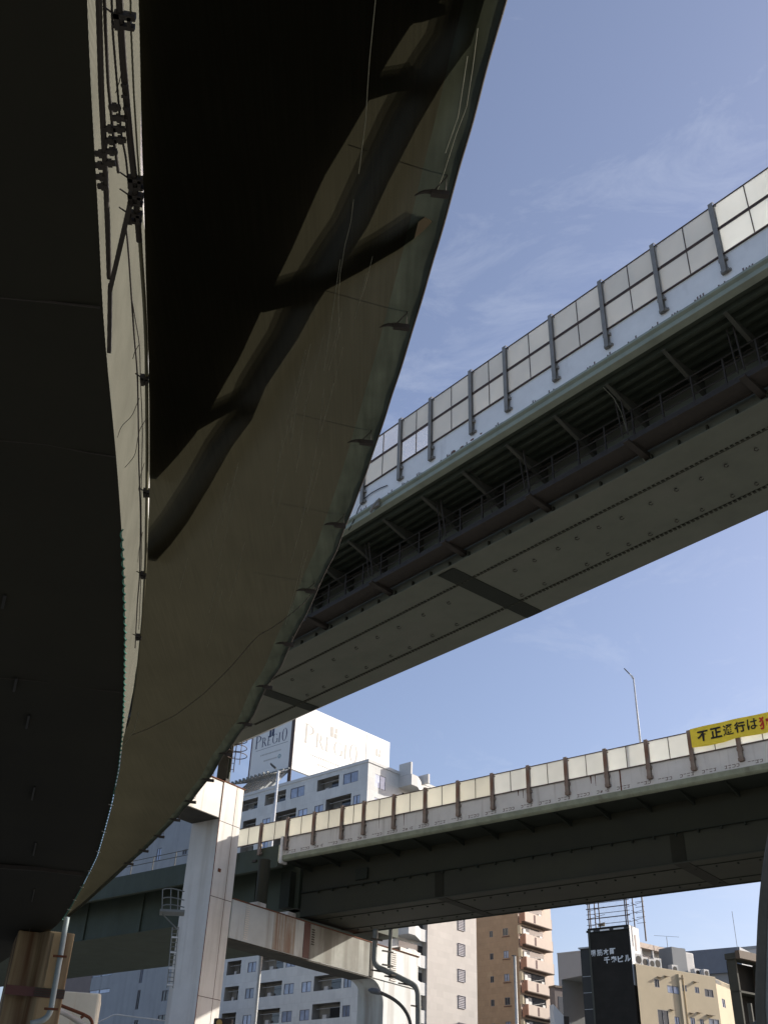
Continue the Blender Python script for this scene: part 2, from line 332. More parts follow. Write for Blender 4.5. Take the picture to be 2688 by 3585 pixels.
Spx = [(189, 0), (191, 144), (198, 230), (204, 335), (212, 440), (216, 560), (222, 680), (230, 770), (241, 880), (248, 941), (256, 1042), (263, 1142), (267.8, 1243), (271, 1377), (269.5, 1481), (267, 1546),
       (264.5, 1590), (256, 1663), (241, 1736), (225, 1796), (209, 1851), (180, 1910), (154, 1957), (130, 1994), (96, 2022), (21, 2069), (-60, 2120), (-200, 2200)]
ZR = 7.035
Rc = back([atz(x, y, ZR) for x, y in Rpx], 9); Lc = back([atz(x, y, ZS) for x, y in Lpx], 9)
NS = 260
Rr = smooth(resample(Rc, NS), 2); Lr = smooth(resample(Lc, NS), 2)
v1 = root('suspended_scaffold', 'sheeted work scaffold hung beside the near viaduct, olive fabric underside glowing on its right half', 'scaffold')
NC = 26; zprof = []
def sheet_pt(i, s):
    a, b = Lr[i], Rr[i]; p = a.lerp(b, s); wd = (b-a).length
    z = ZS - .020*math.sin(math.pi*min(1, s/.9))*min(1, wd) + (max(0, s-.86)/.14)**2*(ZR-ZS)
    z += .0015*math.sin(i*.31+s*5)*math.sin(s*math.pi) + .0025*math.sin(i*.07-s*7+1)*math.sin(s*math.pi)
    return Vector((p.x, p.y, z))
mb = MB(); cut = NC-3
for i in range(NS):
    for j in range(cut+1): mb.v.append(tuple(sheet_pt(i, j/NC)))
for i in range(NS-1):
    for j in range(cut): a = i*(cut+1)+j; mb.f.append((a, a+1, a+cut+2, a+cut+1))
mb.build('sheet', M['sheet'], v1, smooth=True)
mb = MB()
for i in range(NS):
    for j in range(4): mb.v.append(tuple(sheet_pt(i, (cut+j)/NC)))
for i in range(NS-1):
    for j in range(3): a = i*4+j; mb.f.append((a, a+1, a+5, a+4))
mb.build('sheet_rim', M['rimsheet'], v1, smooth=True)
ed = [p+Vector((.0015*math.sin(k*.7), 0, .001*math.sin(k*1.1))) for k, p in enumerate(resample(Rr, 420))]
MB().tube(ed, .008, 5).build('edge_rope', M['dark_metal'], v1)
NETM = translucent('fringe_net', (.05, .05, .035), .3, .5, 3, .1, transp=.62)  # net layers added to soften the edges of the cast shadows
# unseen boards and nets added above the sheet to cast its shadow bands
def cast(pts, h): return [atz(x, y, ZS)+Vector((SDIR.x, SDIR.y, SDIR.z))*(h/SDIR.z) for x, y in pts]
main = [(990, -60), (930, 0), (872, 50), (812, 147), (790, 204), (745, 285), (688, 385), (622, 545), (556, 684), (517, 770), (468, 850), (440, 900), (410, 942), (364, 994), (322, 1036)]
mc = [atz(x, y, ZS-.018)+SDIR*(.10/SDIR.z) for x, y in main]
mc = [mc[0]+(mc[0]-mc[3]).normalized()*9]+mc
mr_ = resample(mc, 90)
Lm = [p for p in Lr]
def nearest_left(p):
    q = min(Lm, key=lambda a: (a-p).length); return Vector((q.x, q.y, ZS))
def plank_strip(A, B, z0, z1, name, m):
    mb = MB()
    for k in range(len(A)-1):
        a, b, c, d = A[k], A[k+1], B[k+1], B[k]
        mb.hexa([(a.x, a.y, z0), (b.x, b.y, z0), (c.x, c.y, z0), (d.x, d.y, z0)], [(a.x, a.y, z1), (b.x, b.y, z1), (c.x, c.y, z1), (d.x, d.y, z1)])
    return mb.build(name, m, v1)
Lb = [nearest_left(p) for p in mr_]
plank_strip(mr_, Lb, ZS+.074, ZS+.084, 'platform', M['plank'])  # unseen caster added to keep the sheet's left part dark
for lay, dx in enumerate((-5, 0, 5)):
    m2 = [atz(x+dx, y, ZS-.018)+SDIR*(.100/SDIR.z) for x, y in main]; m2 = [m2[0]+(m2[0]-m2[3]).normalized()*9]+m2; m2 = resample(m2, 90)
    mb = MB()
    for k in range(89): mb.quad(*[(q.x, q.y, ZS+.080+.004*lay) for q in (m2[k], m2[k+1], mr_[k+1]-Vector((.08, 0, 0)), mr_[k]-Vector((.08, 0, 0)))])
    mb.build('net_fringe', NETM, v1)
def shadow_bar(pts, name='cross_board', h=.09, th=.008):  # added casters, outlined to throw the wanted shadow bands
    P = [atz(x, y, ZS-.018)+SDIR*((h+.038)/SDIR.z) for x, y, w in pts]
    for lay, (dw, m_) in enumerate(((0, M['plank']), (5, NETM), (11, NETM), (18, NETM))): shadow_layer(pts, P, h+.012*lay, th if lay == 0 else .001, dw, name if lay == 0 else 'net_fringe', m_)
def shadow_layer(pts, P, h, th, dw, name, m_):
    A = []; B = []
    for k, (x, y, w) in enumerate(pts):
        t = (P[min(k+1, len(P)-1)]-P[max(0, k-1)]); t.z = 0; t.normalize(); n = Vector((-t.y, t.x, 0))
        dist = (atz(x, y, ZS)-Vector((0, 0, CZ))).length; ww = (w*.70-2+dw)*K/3572*dist/2
        A.append(P[k]+n*ww); B.append(P[k]-n*ww)
    mb = MB()
    for k in range(len(A)-1):
        a, b, c, d = A[k], A[k+1], B[k+1], B[k]; z0, z1 = ZS+h+.02, ZS+h+th+.02
        mb.hexa([(a.x, a.y, z0), (b.x, b.y, z0), (c.x, c.y, z0), (d.x, d.y, z0)], [(a.x, a.y, z1), (b.x, b.y, z1), (c.x, c.y, z1), (d.x, d.y, z1)])
    return mb.build(name, m_, v1)
shadow_bar([(1012, -60, 60), (972, 87, 58), (922, 167, 62), (868, 268, 60), (812, 385, 56), (768, 485, 56), (730, 545, 58), (664, 654, 54), (630, 727, 46), (563, 831, 44), (532, 902, 46), (486, 963, 46),
            (440, 1040, 48), (385, 1123, 54), (345, 1172, 58), (309, 1208, 60)], 'edge_board', .02)
shadow_bar([(908, 474, 30), (890, 490, 38), (840, 528, 48), (760, 576, 54), (690, 612, 66), (620, 640, 84), (560, 655, 84)], h=-.015)
shadow_bar([(915, 167, 50), (890, 174, 52), (840, 182, 50), (780, 200, 56)], h=.02)
shadow_bar([(560, 850, 30), (532, 866, 32), (492, 884, 34), (450, 905, 38), (400, 930, 44)], h=.02)
shadow_bar([(950, 18, 30), (900, 25, 60), (840, 30, 70)], h=.02)
# claw clamps along the right edge
hooks = [(950.5, 418.5, 1), (866.8, 706, 1), (791.5, 956.6, 1), (734.5, 1135.6, 1), (671, 1278, 1), (624, 1393, 1), (579, 1486, 1), (536, 1566, .9), (494, 1631, .9), (455, 1687, .9), (416.7, 1734, .9), (382.8, 1773, .9), (349, 1809, .85), (315, 1840, .85), (283, 1868, .85)]
for k, (x, y, sc) in enumerate(hooks):
    c = atz(x, y, ZS-.045); a = atz(x+17, y+2, ZS-.045); wv = (a-c); wv = wv.normalized(); L0 = .060*sc if k < 3 else .056
    p = wv.cross(Vector((0, 0, 1))).normalized()
    if (atz(x, y-10, ZS)-c).dot(p) < 0: p = -p          # towards the top of the picture
    mb = MB(); mb.bar(c-wv*L0, c+wv*L0, .036, .04)
    tail = [c-wv*L0, c-wv*(L0+.035)-p*.004, c-wv*(L0+.07)-p*.020, c-wv*(L0+.098)-p*.045]
    mb.tube([q+Vector((0, 0, .012)) for q in tail], [.017, .014, .010, .003], 6)
    mb.tube([c-wv*L0*.7+Vector((0, 0, .02)), c+wv*L0*.45+p*.10+Vector((0, 0, .05)), c+wv*L0*.6+Vector((0, 0, .02))], .005, 5)
    mb.tube([c+wv*L0*.45+p*.10+Vector((0, 0, .05)), c+wv*L0*.5+p*.13+Vector((0, 0, .30))], .004, 5)
    mb.build('clamp', M['dark_metal'], v1)
# light leaks in the sheet painted as pale lines, and the laced seam
def surf_line(pts, r, name, m, dz=-.006, n=4, dash=False):
    P = resample([atz(x, y, ZS-.022+dz) for x, y in pts], 24)
    mb = MB()
    if dash:
        P = resample(P, 150)
        for k in range(0, 147, 3): mb.tube([P[k]+Vector((0, 0, .004)), P[k+1]+Vector((0, 0, -.006)), P[k+2]], r, 4)
    else: mb.tube(P, r, n)
    return mb.build(name, m, v1)
for pts, r in [([(812, -10), (805, 60), (798, 130), (794, 190), (790, 260), (782, 320), (775, 375)], .0026), ([(764, 430), (758, 480), (745, 530), (735, 590), (731, 650), (733, 720)], .0018),
               ([(1032, 60), (1022, 140), (1008, 230), (985, 290), (960, 370), (945, 410)], .0018), ([(1010, 120), (990, 250), (962, 330)], .002),
               ([(700, 840), (690, 930), (672, 1030), (655, 1110)], .0016), ([(660, 880), (640, 1020)], .0016), ([(640, 880), (628, 960)], .0022), ([(632, 900), (625, 935)], .0022),
               ([(610, 950), (600, 1020), (585, 1090)], .0015), ([(735, 560), (715, 700), (700, 800)], .0018)]:
    surf_line(pts, r, 'loose_thread', M['thread'])
rs = random.Random(3)
for k in range(26):
    yy = rs.uniform(520, 1300); lo_, hi_ = 350+max(0, 1250-yy)*.62, 930-yy*.22; xx = rs.uniform(lo_, hi_); ln_ = rs.uniform(50, 170)
    surf_line([(xx, yy), (xx-ln_*.12, yy+ln_*.5), (xx-ln_*.26, yy+ln_)], rs.uniform(.0008, .0015), 'loose_thread', M['thread'])
surf_line([(690, 1262), (655, 1305), (600, 1350), (556, 1374), (500, 1440), (440, 1500), (380, 1545), (320, 1575), (276, 1592)], .006, 'laced_seam', M['dark_metal'], dash=True)
surf_line([(300, 1540), (290, 1580), (268, 1610)], .003, 'tie_cord', M['thread'])
# lacing cord on the left edge, wound round itself
lace = resample([atz(x, y, ZS-.01) for x, y in [(263, 1142), (267.8, 1243), (271.5, 1377), (270, 1481), (267.5, 1546), (265, 1590), (257, 1663), (242, 1736), (226, 1796), (210, 1851), (181, 1910), (155, 1957), (135, 1987)]], 700)
MB().tube([p+Vector((math.cos(k*.9)*.014, 0, math.sin(k*.9)*.014-.012)) for k, p in enumerate(lace)], .0075, 5).build('lacing_cord', M['rope'], v1)
for k in (330, 392, 445, 505, 560, 610, 650):
    p = lace[k]; MB().tube([p+Vector((-.05, -.01, -.02)), p+Vector((.03, .02, -.03))], .007, 5).build('cord_tie', M['tie'], v1)

# pipes seen in the gap and their couplers
pipes = root('pipe_run', 'bundle of dark pipes with couplers running along the bright gap in the near viaduct', 'pipes')
def gap(pts, r, m, z=7.06, name='pipe', n=10):
    P = smooth(resample([atz(x, y, z) for x, y in pts], 60), 2); return MB().tube(P, r, n).build(name, m, pipes)
gap([(257, -60), (258, 0), (266, 134), (281, 301), (291, 390), (297, 470), (301, 520)], .022, M['dark_metal'])
gap([(300, 470), (303, 530), (311, 636), (316, 741), (317, 860), (318, 960), (317, 1080), (315, 1209), (308, 1340), (297, 1450), (287, 1530)], .015, M['olive_pipe'])
gap([(281, -60), (283, 60), (289, 200), (297, 330), (302, 395)], .006, M['olive_pipe'], name='pipe')
gap([(270, 470), (276, 520), (284, 640), (291, 741), (297, 800), (299, 900), (300, 1000), (304, 1120), (302, 1243), (297, 1300), (292, 1400)], .007, M['dark_metal'])
gap([(284, 640), (294, 700), (302, 740), (303, 800), (306, 880), (308, 930), (305, 1060), (306, 1200), (303, 1290), (300, 1360)], .004, M['dark_metal'])
gap([(212, -60), (215, 60), (219, 200), (226, 330), (229, 400), (233, 500), (236, 600)], .019, M['dark_metal'], z=7.03)  # dark shadow bands of the gap drawn as pipes, here and next two
gap([(224, -40), (228, 60), (234, 180), (246, 300), (256, 372)], .011, M['dark_metal'])
gap([(240, -40), (243, 60), (252, 170), (262, 290), (272, 340), (278, 400)], .007, M['dark_metal'])
for x, y in [(264.5, 44), (291, 395), (290, 430), (288, 469), (311.4, 821), (316.4, 1065), (309.7, 1243), (299.7, 1377)]:
    c = atz(x, y, 7.05); big = .075 if y < 60 else (.062 if y < 500 else .038)
    t = (atz(x+2, y+40, 7.05)-c).normalized(); n = Vector((-t.y, t.x, 0))
    mb = MB()
    mb.bar(c-n*big-t*.035, c+n*big*.6-t*.035, .03, .05); mb.bar(c-n*big*.9+t*.03, c+n*big*.7+t*.03, .022, .045)
    mb.bar(c-n*big*.55-t*.04, c-n*big*.5+t*.04, .022, .05); mb.bar(c+n*big*.4-t*.05, c+n*big*.35+t*.05, .03, .05)
    mb.tube([c+n*big*.6-t*.03, c+n*(big+.03)-t*.07], .006, 5)
    mb.build('coupler', M['dark_metal'], pipes)
for ax, ay in [(740, 690), (765, 760), (710, 830), (770, 830), (715, 905), (775, 900), (720, 975), (645, 1065), (710, 1050), (655, 1140), (665, 1200), (800, 550), (802, 620), (812, 700), (650, 990), (800, 770)]:
    x, y = cc('a1', ax, ay); c = atz(x, y, 7.02); mb = MB(); sz = .024 if ax < 790 else .012
    mb.bar(c-Vector((sz*1.5, 0, 0)), c+Vector((sz*1.5, 0, 0)), sz*1.3, sz); mb.bar(c-Vector((0, sz, 0)), c+Vector((0, sz, 0)), sz*1.1, sz*1.3); mb.build('small_clip', M['dark_metal'], pipes)  # small dark blocks in ladder-like rows
brc = root('timber_brace', 'dark slanting timber brace wedged in the bright gap below the couplers', 'brace')
MB().bar(atz(281, 440, 7.0), atz(238, 625, 7.0), .034, .03).bar(atz(238, 615, 7.0), atz(236, 760, 7.0), .030, .028).build('timber', M['dark_metal'], brc)  # dark bent bar across the gap
wires = root('loose_wires', 'thin loose wires crossing the bright gap between the sheets', 'wires')
for pts in [[(300, 745), (291, 760), (287, 775)], [(301, 860), (285, 900), (262, 920), (254, 945)], [(316, 905), (300, 930), (292, 985), (270, 1010)], [(312, 1000), (303, 1030), (299, 1060)], [(308, 1150), (300, 1190), (298, 1215)],
            [(264, 150), (258, 175), (250, 200)], [(238, 290), (230, 320), (226, 345)]]:
    MB().tube(smooth(resample([atz(x, y, 7.04) for x, y in pts], 16)), .0028, 4).build('wire', M['dark_metal'], wires)

# near viaduct: dark soffit cover, white side cloth, deck
via = root('near_viaduct', 'near curving viaduct overhead, dark covered soffit on the left with a white cloth side', 'viaduct')
Sc = back([atz(x, y, ZS-.004) for x, y in Spx], 9); Sr = smooth(resample(Sc, 160), 2)
def offs(P, d, z=None):
    r = []
    for k, p in enumerate(P):
        t = P[min(k+1, len(P)-1)]-P[max(0, k-1)]; t.z = 0; t.normalize(); n = Vector((-t.y, t.x, 0)); q = p+n*d; r.append(Vector((q.x, q.y, p.z if z is None else z)))
    return r
wav = [.02*math.sin(k*.4)+.012*math.sin(k*1.1) for k in range(160)]
So = offs(Sr, 7.5)
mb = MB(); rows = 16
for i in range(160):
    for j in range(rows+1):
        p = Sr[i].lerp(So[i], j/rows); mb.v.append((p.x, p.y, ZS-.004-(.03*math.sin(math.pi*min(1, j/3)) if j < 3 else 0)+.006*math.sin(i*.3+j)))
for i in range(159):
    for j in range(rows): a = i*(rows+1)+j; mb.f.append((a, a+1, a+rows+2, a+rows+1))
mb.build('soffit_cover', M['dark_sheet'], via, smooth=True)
top = offs(Sr, -.02, 8.75)
mb = MB(); R2 = 10
for i in range(160):
    for j in range(R2+1):
        p = Sr[i].lerp(top[i], j/R2); n = (So[i]-Sr[i]).normalized(); p = p+n*(.02+.012*math.sin(i*.9+j*.5)); mb.v.append((p.x, p.y, ZS+.01+(8.75-ZS)*j/R2))
for i in range(159):
    for j in range(R2): a = i*(R2+1)+j; mb.f.append((a, a+1, a+R2+2, a+R2+1))
mb.build('side_cloth', M['cloth'], via, smooth=True)
mb = MB(); I1, O1 = offs(Sr, .06), offs(Sr, 7.4)
for k in range(159):
    a, b, c, d = I1[k], I1[k+1], O1[k+1], O1[k]
    mb.hexa([(q.x, q.y, 7.2) for q in (a, b, c, d)], [(q.x, q.y, 8.78) for q in (a, b, c, d)])
mb.build('deck', M['girder3'], via)
mb = MB(); I1, O1 = offs(Sr, .10), offs(Sr, .32)
for k in range(159):
    a, b, c, d = I1[k], I1[k+1], O1[k+1], O1[k]
    mb.hexa([(q.x, q.y, 8.785) for q in (a, b, c, d)], [(q.x, q.y, 9.6) for q in (a, b, c, d)])
mb.build('parapet', M['parapet3'], via)
for pts, wd in [([(-20, 950), (100, 960), (190, 978), (248, 987)], .012), ([(-20, 1464), (80, 1472), (180, 1487), (262, 1497)], .010), ([(-20, 640), (110, 652), (215, 664)], .02), ([(-20, 1870), (90, 1877), (180, 1888)], .14)]:
    P = [atz(x, y, ZS-.03) for x, y in pts]; MB().tube(resample(P, 12), wd*.5, 5).build('soffit_seam', M['dark_metal'], via)
for x, y in [(60, 1560), (72, 1715), (75, 1835), (72, 1935), (33, 1480), (8, 1300), (62, 2080 - 60), (50, 2035)]:
    a, b = atz(x+3, y-14, ZS-.03), atz(x-3, y+14, ZS-.03); MB().bar(a, b, .03, .02).build('soffit_slot', M['black'], via)

# ------------------------------------------------------------------ upper viaduct (V2)
F2 = Frame(8.88, 18.98, -39.4)
v2 = root('upper_viaduct', 'upper viaduct crossing the sky with a double row of grey noise panels', 'viaduct', F2)
X0, X1 = -26.0, 41.0
ZT = 24.9
MB().box(X0, X1, -.22, 0, 21.92, 22.98).build('parapet', M['parapet'], v2)
mb = MB()
for a, b in [((0.10), 0.0)]:
    pass
# edge beam: sloped fascia with a rounded underside
prof = [(.08, 21.915), (.12, 21.87), (.12, 21.80), (.03, 21.74), (.03, 21.62), (.06, 21.60), (.05, 21.56), (-.20, 21.55), (-.20, 21.70), (-.05, 21.915)]
def extrude_x(prof, x0, x1, nseg=1):
    mb = MB(); n = len(prof); xs = [x0+(x1-x0)*k/nseg for k in range(nseg+1)]
    for x in xs: mb.v += [(x, y, z) for y, z in prof]
    for k in range(nseg):
        for j in range(n): mb.f.append((k*n+j, k*n+(j+1) % n, (k+1)*n+(j+1) % n, (k+1)*n+j))
    mb.f.append(tuple(range(n))); mb.f.append(tuple(nseg*n+j for j in range(n))); return mb
extrude_x(prof, X0, X1).build('edge_beam', M['edge'], v2)
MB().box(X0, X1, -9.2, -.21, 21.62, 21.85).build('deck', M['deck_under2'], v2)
MB().box(X0, X1, -9.5, -9.21, 21.55, 22.98).build('far_parapet', M['parapet'], v2)
mb = MB()
for k in range(5): mb.box(X0, X1, -.52-k*.36, -.42-k*.36, 21.44, 21.617)
mb.build('deck_ribs', M['deck_under2'], v2)
# box girder, bottom z 19.6
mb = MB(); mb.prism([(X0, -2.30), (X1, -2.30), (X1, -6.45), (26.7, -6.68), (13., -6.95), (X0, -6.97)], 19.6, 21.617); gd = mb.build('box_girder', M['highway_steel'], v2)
mb = MB()
mb.box(X0, X1, -2.36, -2.18, 19.575, 19.597)
mb.build('flange_lip', M['highway_steel'], gd)
mb = MB()
for y in (-3.31, -5.77):
    x = -4.
    while x < 30: mb.box(x, x+.09, y-.045, y+.045, 19.565, 19.598); x += .17
    mb.box(X0, X1, y-.075 if y > -4 else y+.055, y-.06 if y > -4 else y+.07, 19.59, 19.598)
mb.build('bolt_row', M['girder3'], gd)
for xa, xb in ((12.95, 13.72), (26.1, 26.75)):
    MB().box(xa, xb, -6.92+.27*(xa > 20), -2.31, 19.575, 19.594).build('splice_band', M['deck_under'], gd)
def hookmark():
    mb = MB(); mb.tube([(0, 0, 0), (.02, .10, -.06), (.07, .04, -.08), (.04, -.05, -.07), (-.03, -.04, -.05)], .014, 5); return mb
hm = None
for x in [11.54, 10.57, 9.63, 8.69, 7.72, 6.79, 5.86, 4.87, 3.93, 3.02, 14.8, 16.2, 17.5, 18.8, 20.2, 21.5, 23, 24.4, 2.0, 1.0, 0.]:
    for y in (-3.95, -5.40):
        loc = (x+(1. if y < -5 and x > 10 else .05)+random.uniform(-.12, .12), y+random.uniform(-.05, .05), 19.6)
        if hm is None: hm = hookmark().build('lifting_eye', M['dark_metal'], v2); hm.location = loc
        else: inst(hm, v2, loc)
# cross brackets under the deck
br = None
for k in range(-8, 20):
    x = .45+2*k
    if br is None:
        mb = MB(); mb.hexa([(-.012, -.35, 21.40), (.012, -.35, 21.40), (.012, -2.295, 20.75), (-.012, -2.295, 20.75)], [(-.012, -.35, 21.43), (.012, -.35, 21.43), (.012, -2.295, 21.43), (-.012, -2.295, 21.43)])
        mb.hexa([(-.06, -.35, 21.375), (.06, -.35, 21.375), (.06, -2.295, 20.725), (-.06, -2.295, 20.725)], [(-.06, -.35, 21.395), (.06, -.35, 21.395), (.06, -2.295, 20.745), (-.06, -2.295, 20.745)])
        br = mb.build('deck_bracket', M['bar_dark'], v2); br.location = (x, 0, 0)
    else: inst(br, v2, (x, 0, 0))
# web details: horizontal stiffener & brackets
mb = MB(); mb.box(X0, X1, -2.298, -2.24, 20.28, 20.31); x = -6
while x < 30: mb.box(x, x+.05, -2.298, -2.2, 19.62, 19.80); x += .95
mb.build('web_stiffener', M['girder3'], gd)
# hung inspection walkway
wk = MB().box(X0, 36, -2.08, -1.42, 19.93, 19.97).box(X0, 36, -1.45, -1.40, 19.90, 20.08).box(X0, 36, -2.12, -2.07, 19.90, 20.08).build('walkway', M['dark_metal'], v2)
mb = MB()
for z in (20.98, 20.62, 20.32): mb.tube([(X0, -1.42, z), (36, -1.42, z)], .022, 6)
mb.build('walkway_rail', M['dark_metal'], wk)
MB().tube([(X0, -2.2, 20.75), (36, -2.2, 20.75)], .05, 8).build('conduit', M['pipe'], v2)
MB().tube([(X0, -1.9, 21.2), (36, -1.9, 21.2)], .035, 8).build('conduit', M['dark_metal'], v2)
rp = None
for k in range(-6, 34):
    x = .3+1.0*k*1.03
    if rp is None: rp = MB().box(-.025, .025, -1.445, -1.395, 19.95, 21.0).build('rail_post', M['dark_metal'], wk); rp.location = (x, 0, 0)
    else: inst(rp, wk, (x, 0, 0))
cs = None
for k in range(-5, 10):
    x = .8+3.84*k
    if cs is None:
        mb = MB(); mb.hexa([(-.10, -1.25, 19.86), (.10, -1.25, 19.86), (.10, -2.29, 19.74), (-.10, -2.29, 19.74)], [(-.10, -1.25, 19.925), (.10, -1.25, 19.925), (.10, -2.29, 19.925), (-.10, -2.29, 19.925)])
        mb.tube([(-.1, -1.3, 20.1), (-.2, -.95, 21.38)], .028, 6); mb.tube([(.1, -1.3, 20.1), (.0, -.95, 21.38)], .022, 6)
        cs = mb.build('walkway_hanger', M['dark_metal'], v2); cs.location = (x, 0, 0)
    else: inst(cs, v2, (x, 0, 0))
for x in (10.2, 4.6):         # drooping cables with a bulkhead light
    mb = MB(); mb.tube(smooth([Vector((x, -.4, 21.4)), Vector((x-.05, -.9, 21.25)), Vector((x, -1.2, 20.9)), Vector((x+.1, -1.4, 20.5)), Vector((x+.3, -2.0, 19.95)), Vector((x+.1, -2.25, 19.65))], 1), .012, 5); mb.build('cable', M['thread'] if x < 5 else M['dark_metal'], v2)
# barrier: posts, frames, panels
posts2 = [-18, -16, -14, -12, -10, -8, -6, -4, -2, 0, 2.0, 3.95, 5.95, 7.95, 9.55, 11.53, 13.13, 15.15, 17.15, 19.15, 21.15, 23.15, 25.15, 27.15, 29.15, 31.15, 33.15, 35.15, 37.15, 39.15]
pm = None
for x in posts2:
    if pm is None:
        mb = MB(); mb.box(-.07, .07, .135, .150, 22.22, 24.93).box(-.07, .07, .02, .035, 22.22, 24.93).box(-.010, .010, .035, .135, 22.22, 24.93)
        mb.box(-.085, -.075, .035, .13, 24.90, 24.95)
        mb.box(-.13, -.085, .02, .06, 24.80, 24.84).box(-.13, -.085, .02, .06, 23.93, 23.97)
        for z in (22.30, 22.72): mb.box(-.12, .12, .0, .10, z-.05, z+.05)
        mb.box(-.16, -.12, .0, .05, 22.25, 22.33)
        pm = mb.build('barrier_post', M['post'], v2); pm.location = (x, 0, 0)
    else: inst(pm, v2, (x, 0, 0))
def panel_unit(w, rows, m, z0, hrow, parent, y0=.02):
    objs = []
    for r in range(rows):
        a = z0+r*hrow
        o = MB().box(.03, w-.03, y0, y0+.018, a+.045, a+hrow-.045).build('barrier_panel', m[r], parent)
        objs.append((o, a))
        f = MB(); 
        for z in (a+.02, a+hrow-.045): f.box(.0, w, y0-.012, y0+.036, z-.006, z+.034)
        f.box(w/2-.014, w/2+.014, y0+.0185, y0+.028, a+.05, a+hrow-.046)
        f.box(w/2-.014, w/2+.014, y0-.012, y0-.0005, a+.05, a+hrow-.046)
        f.build('panel_frame', M['rail'], o)
    return objs
cache = {}
def put_bay(x, w, ms, z0, hrow, parent, key):
    kk = (round(w, 2), key)
    if kk not in cache:
        cache[kk] = panel_unit(w, len(ms), ms, z0, hrow, parent)
        for o, a in cache[kk]: o.location = (x, 0, 0)
    else:
        for o, a in cache[kk]:
            c = o.copy(); COL.objects.link(c); c.parent = parent; c.location = (x, 0, 0)
            for ch in o.children:
                e = ch.copy(); COL.objects.link(e); e.parent = c
G, Lt, Cl = M['panel'], M['panel_lit'], M['panel_clear']
for a, b in zip(posts2, posts2[1:]):
    key, ms = 'grey', (G, G)
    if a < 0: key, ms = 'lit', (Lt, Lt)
    if abs(a-11.53) < .01: key, ms = 'mixed', (Cl, G)
    if abs(a-13.13) < .01: key, ms = 'mixed_top', (G, Cl)
    put_bay(a, b-a, ms, 22.92, 1.0, v2, 'v2'+key)
# form marks along the parapet foot, rust spots
mk = None; x = -3.
while x < 19:
    mb = MB()
    for j in range(4):
        if random.random() < .6: mb.box(.09*j, .09*j+.045, .0005, .006, 22.00, 22.025+random.choice((.02, .07)))
    mb.box(0, .315, .0005, .006, 21.99, 22.002)
    if len(mb.f) > 12:
        o = mb.build('form_mark', M['mark'], v2); o.location = (x, 0, 0)
    x += .75
for x, z, sx, sz in [(10.5, 22.02, .13, .10), (10.1, 22.03, .09, .06), (9.6, 22.06, .10, .05), (9.2, 22.08, .06, .05), (10.75, 22.0, .05, .05), (11.1, 22.01, .05, .04)]:
    mb = MB(); mb.quad(*[(x+math.cos(t)*sx*random.uniform(.5, 1.1), .004, z+math.sin(t)*sz*random.uniform(.5, 1.2)) for t in [j*2*math.pi/9 for j in range(9)]]); mb.build('rust_spot', M['rust'], v2)
# pipe clip on the edge and the cable that loops off it
mb = MB(); mb.box(14.12, 14.5, .10, .19, 21.6, 21.78).tube([(14.05, .16, 21.85), (14.3, .2, 21.70), (14.55, .16, 21.52)], .05, 8); mb.build('drain_spout', M['post'], v2)
P = [F2.hit(cc('a5', a, b), .05) for a, b in [(840, 920), (800, 930), (740, 970), (680, 1000), (655, 1060), (630, 1150), (590, 1210)]]
MB().tube(smooth([Vector((p[0], .05, p[1])) for p in P], 1), .018, 6).build('loose_cable', M['dark_metal'], v2)

# ------------------------------------------------------------------ lower viaduct (V3)
F3 = Frame(7.29, 46.46, -50.6)
v3 = root('lower_viaduct', 'lower viaduct with sunlit cream noise panels and a yellow banner, resting on the crossbeam', 'viaduct', F3)
A0, A1 = -34.0, 15.62
Z3 = 18.33
MB().box(A0, A1, -.22, 0, 16.36, 17.34).build('parapet', M['parapet3'], v3)
prof = [(.08, 16.355), (.10, 16.31), (.10, 16.13), (.06, 16.08), (-.02, 16.05), (-.12, 16.05), (-.12, 16.2), (-.05, 16.355)]
extrude_x(prof, A0, A1).build('edge_beam', M['edge3'], v3)
MB().box(A0, A1, -8.6, -.125, 16.06, 16.33).build('deck', M['deck_under'], v3)
MB().box(A0, A1, -8.9, -8.61, 16.0, 17.34).build('far_parapet', M['parapet3'], v3)
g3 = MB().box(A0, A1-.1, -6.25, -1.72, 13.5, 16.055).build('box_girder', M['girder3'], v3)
mb = MB(); mb.box(A0, A1-.1, -1.718, -1.60, 14.72, 14.76).box(A0, A1-.1, -1.78, -1.60, 13.47, 13.497).box(A0, A1-.1, -6.33, -6.18, 13.47, 13.497)
x = A0+.3
while x < A1-.5: mb.box(x, x+.06, -1.718, -1.58, 14.60, 14.72); x += 1.02
mb.build('web_stiffener', M['deck_under'], g3)
mb = MB()
for y in (-2.6, -5.2):
    mb.box(A0, A1-.1, y-.02, y+.02, 13.47, 13.497); x = -12
    while x < A1-1: mb.box(x, x+.07, y-.40, y-.33, 13.45, 13.497); x += .95
mb.build('bolt_row', M['deck_under'], g3)
for xa, xb in ((6.1, 6.62), (-6.45, -5.8), (-18.4, -17.8)):
    MB().box(xa, xb, -6.24, -1.73, 13.475, 13.496).box(xa, xb, -1.717, -1.70, 13.5, 14.7).build('splice_band', M['dark_sheet'], g3)
MB().box(10.9, 11.7, -1.717, -1.60, 14.95, 15.5).build('access_hatch', M['deck_under'], g3)
br = None
for k in range(-16, 8):
    x = .9+2*k
    if br is None:
        mb = MB(); mb.hexa([(-.04, -.20, 16.0), (.04, -.20, 16.0), (.04, -1.715, 15.78), (-.04, -1.715, 15.78)], [(-.04, -.20, 16.058), (.04, -.20, 16.058), (.04, -1.715, 16.058), (-.04, -1.715, 16.058)])
        br = mb.build('deck_bracket', M['deck_under'], v3); br.location = (x, 0, 0)
    else: inst(br, v3, (x, 0, 0))
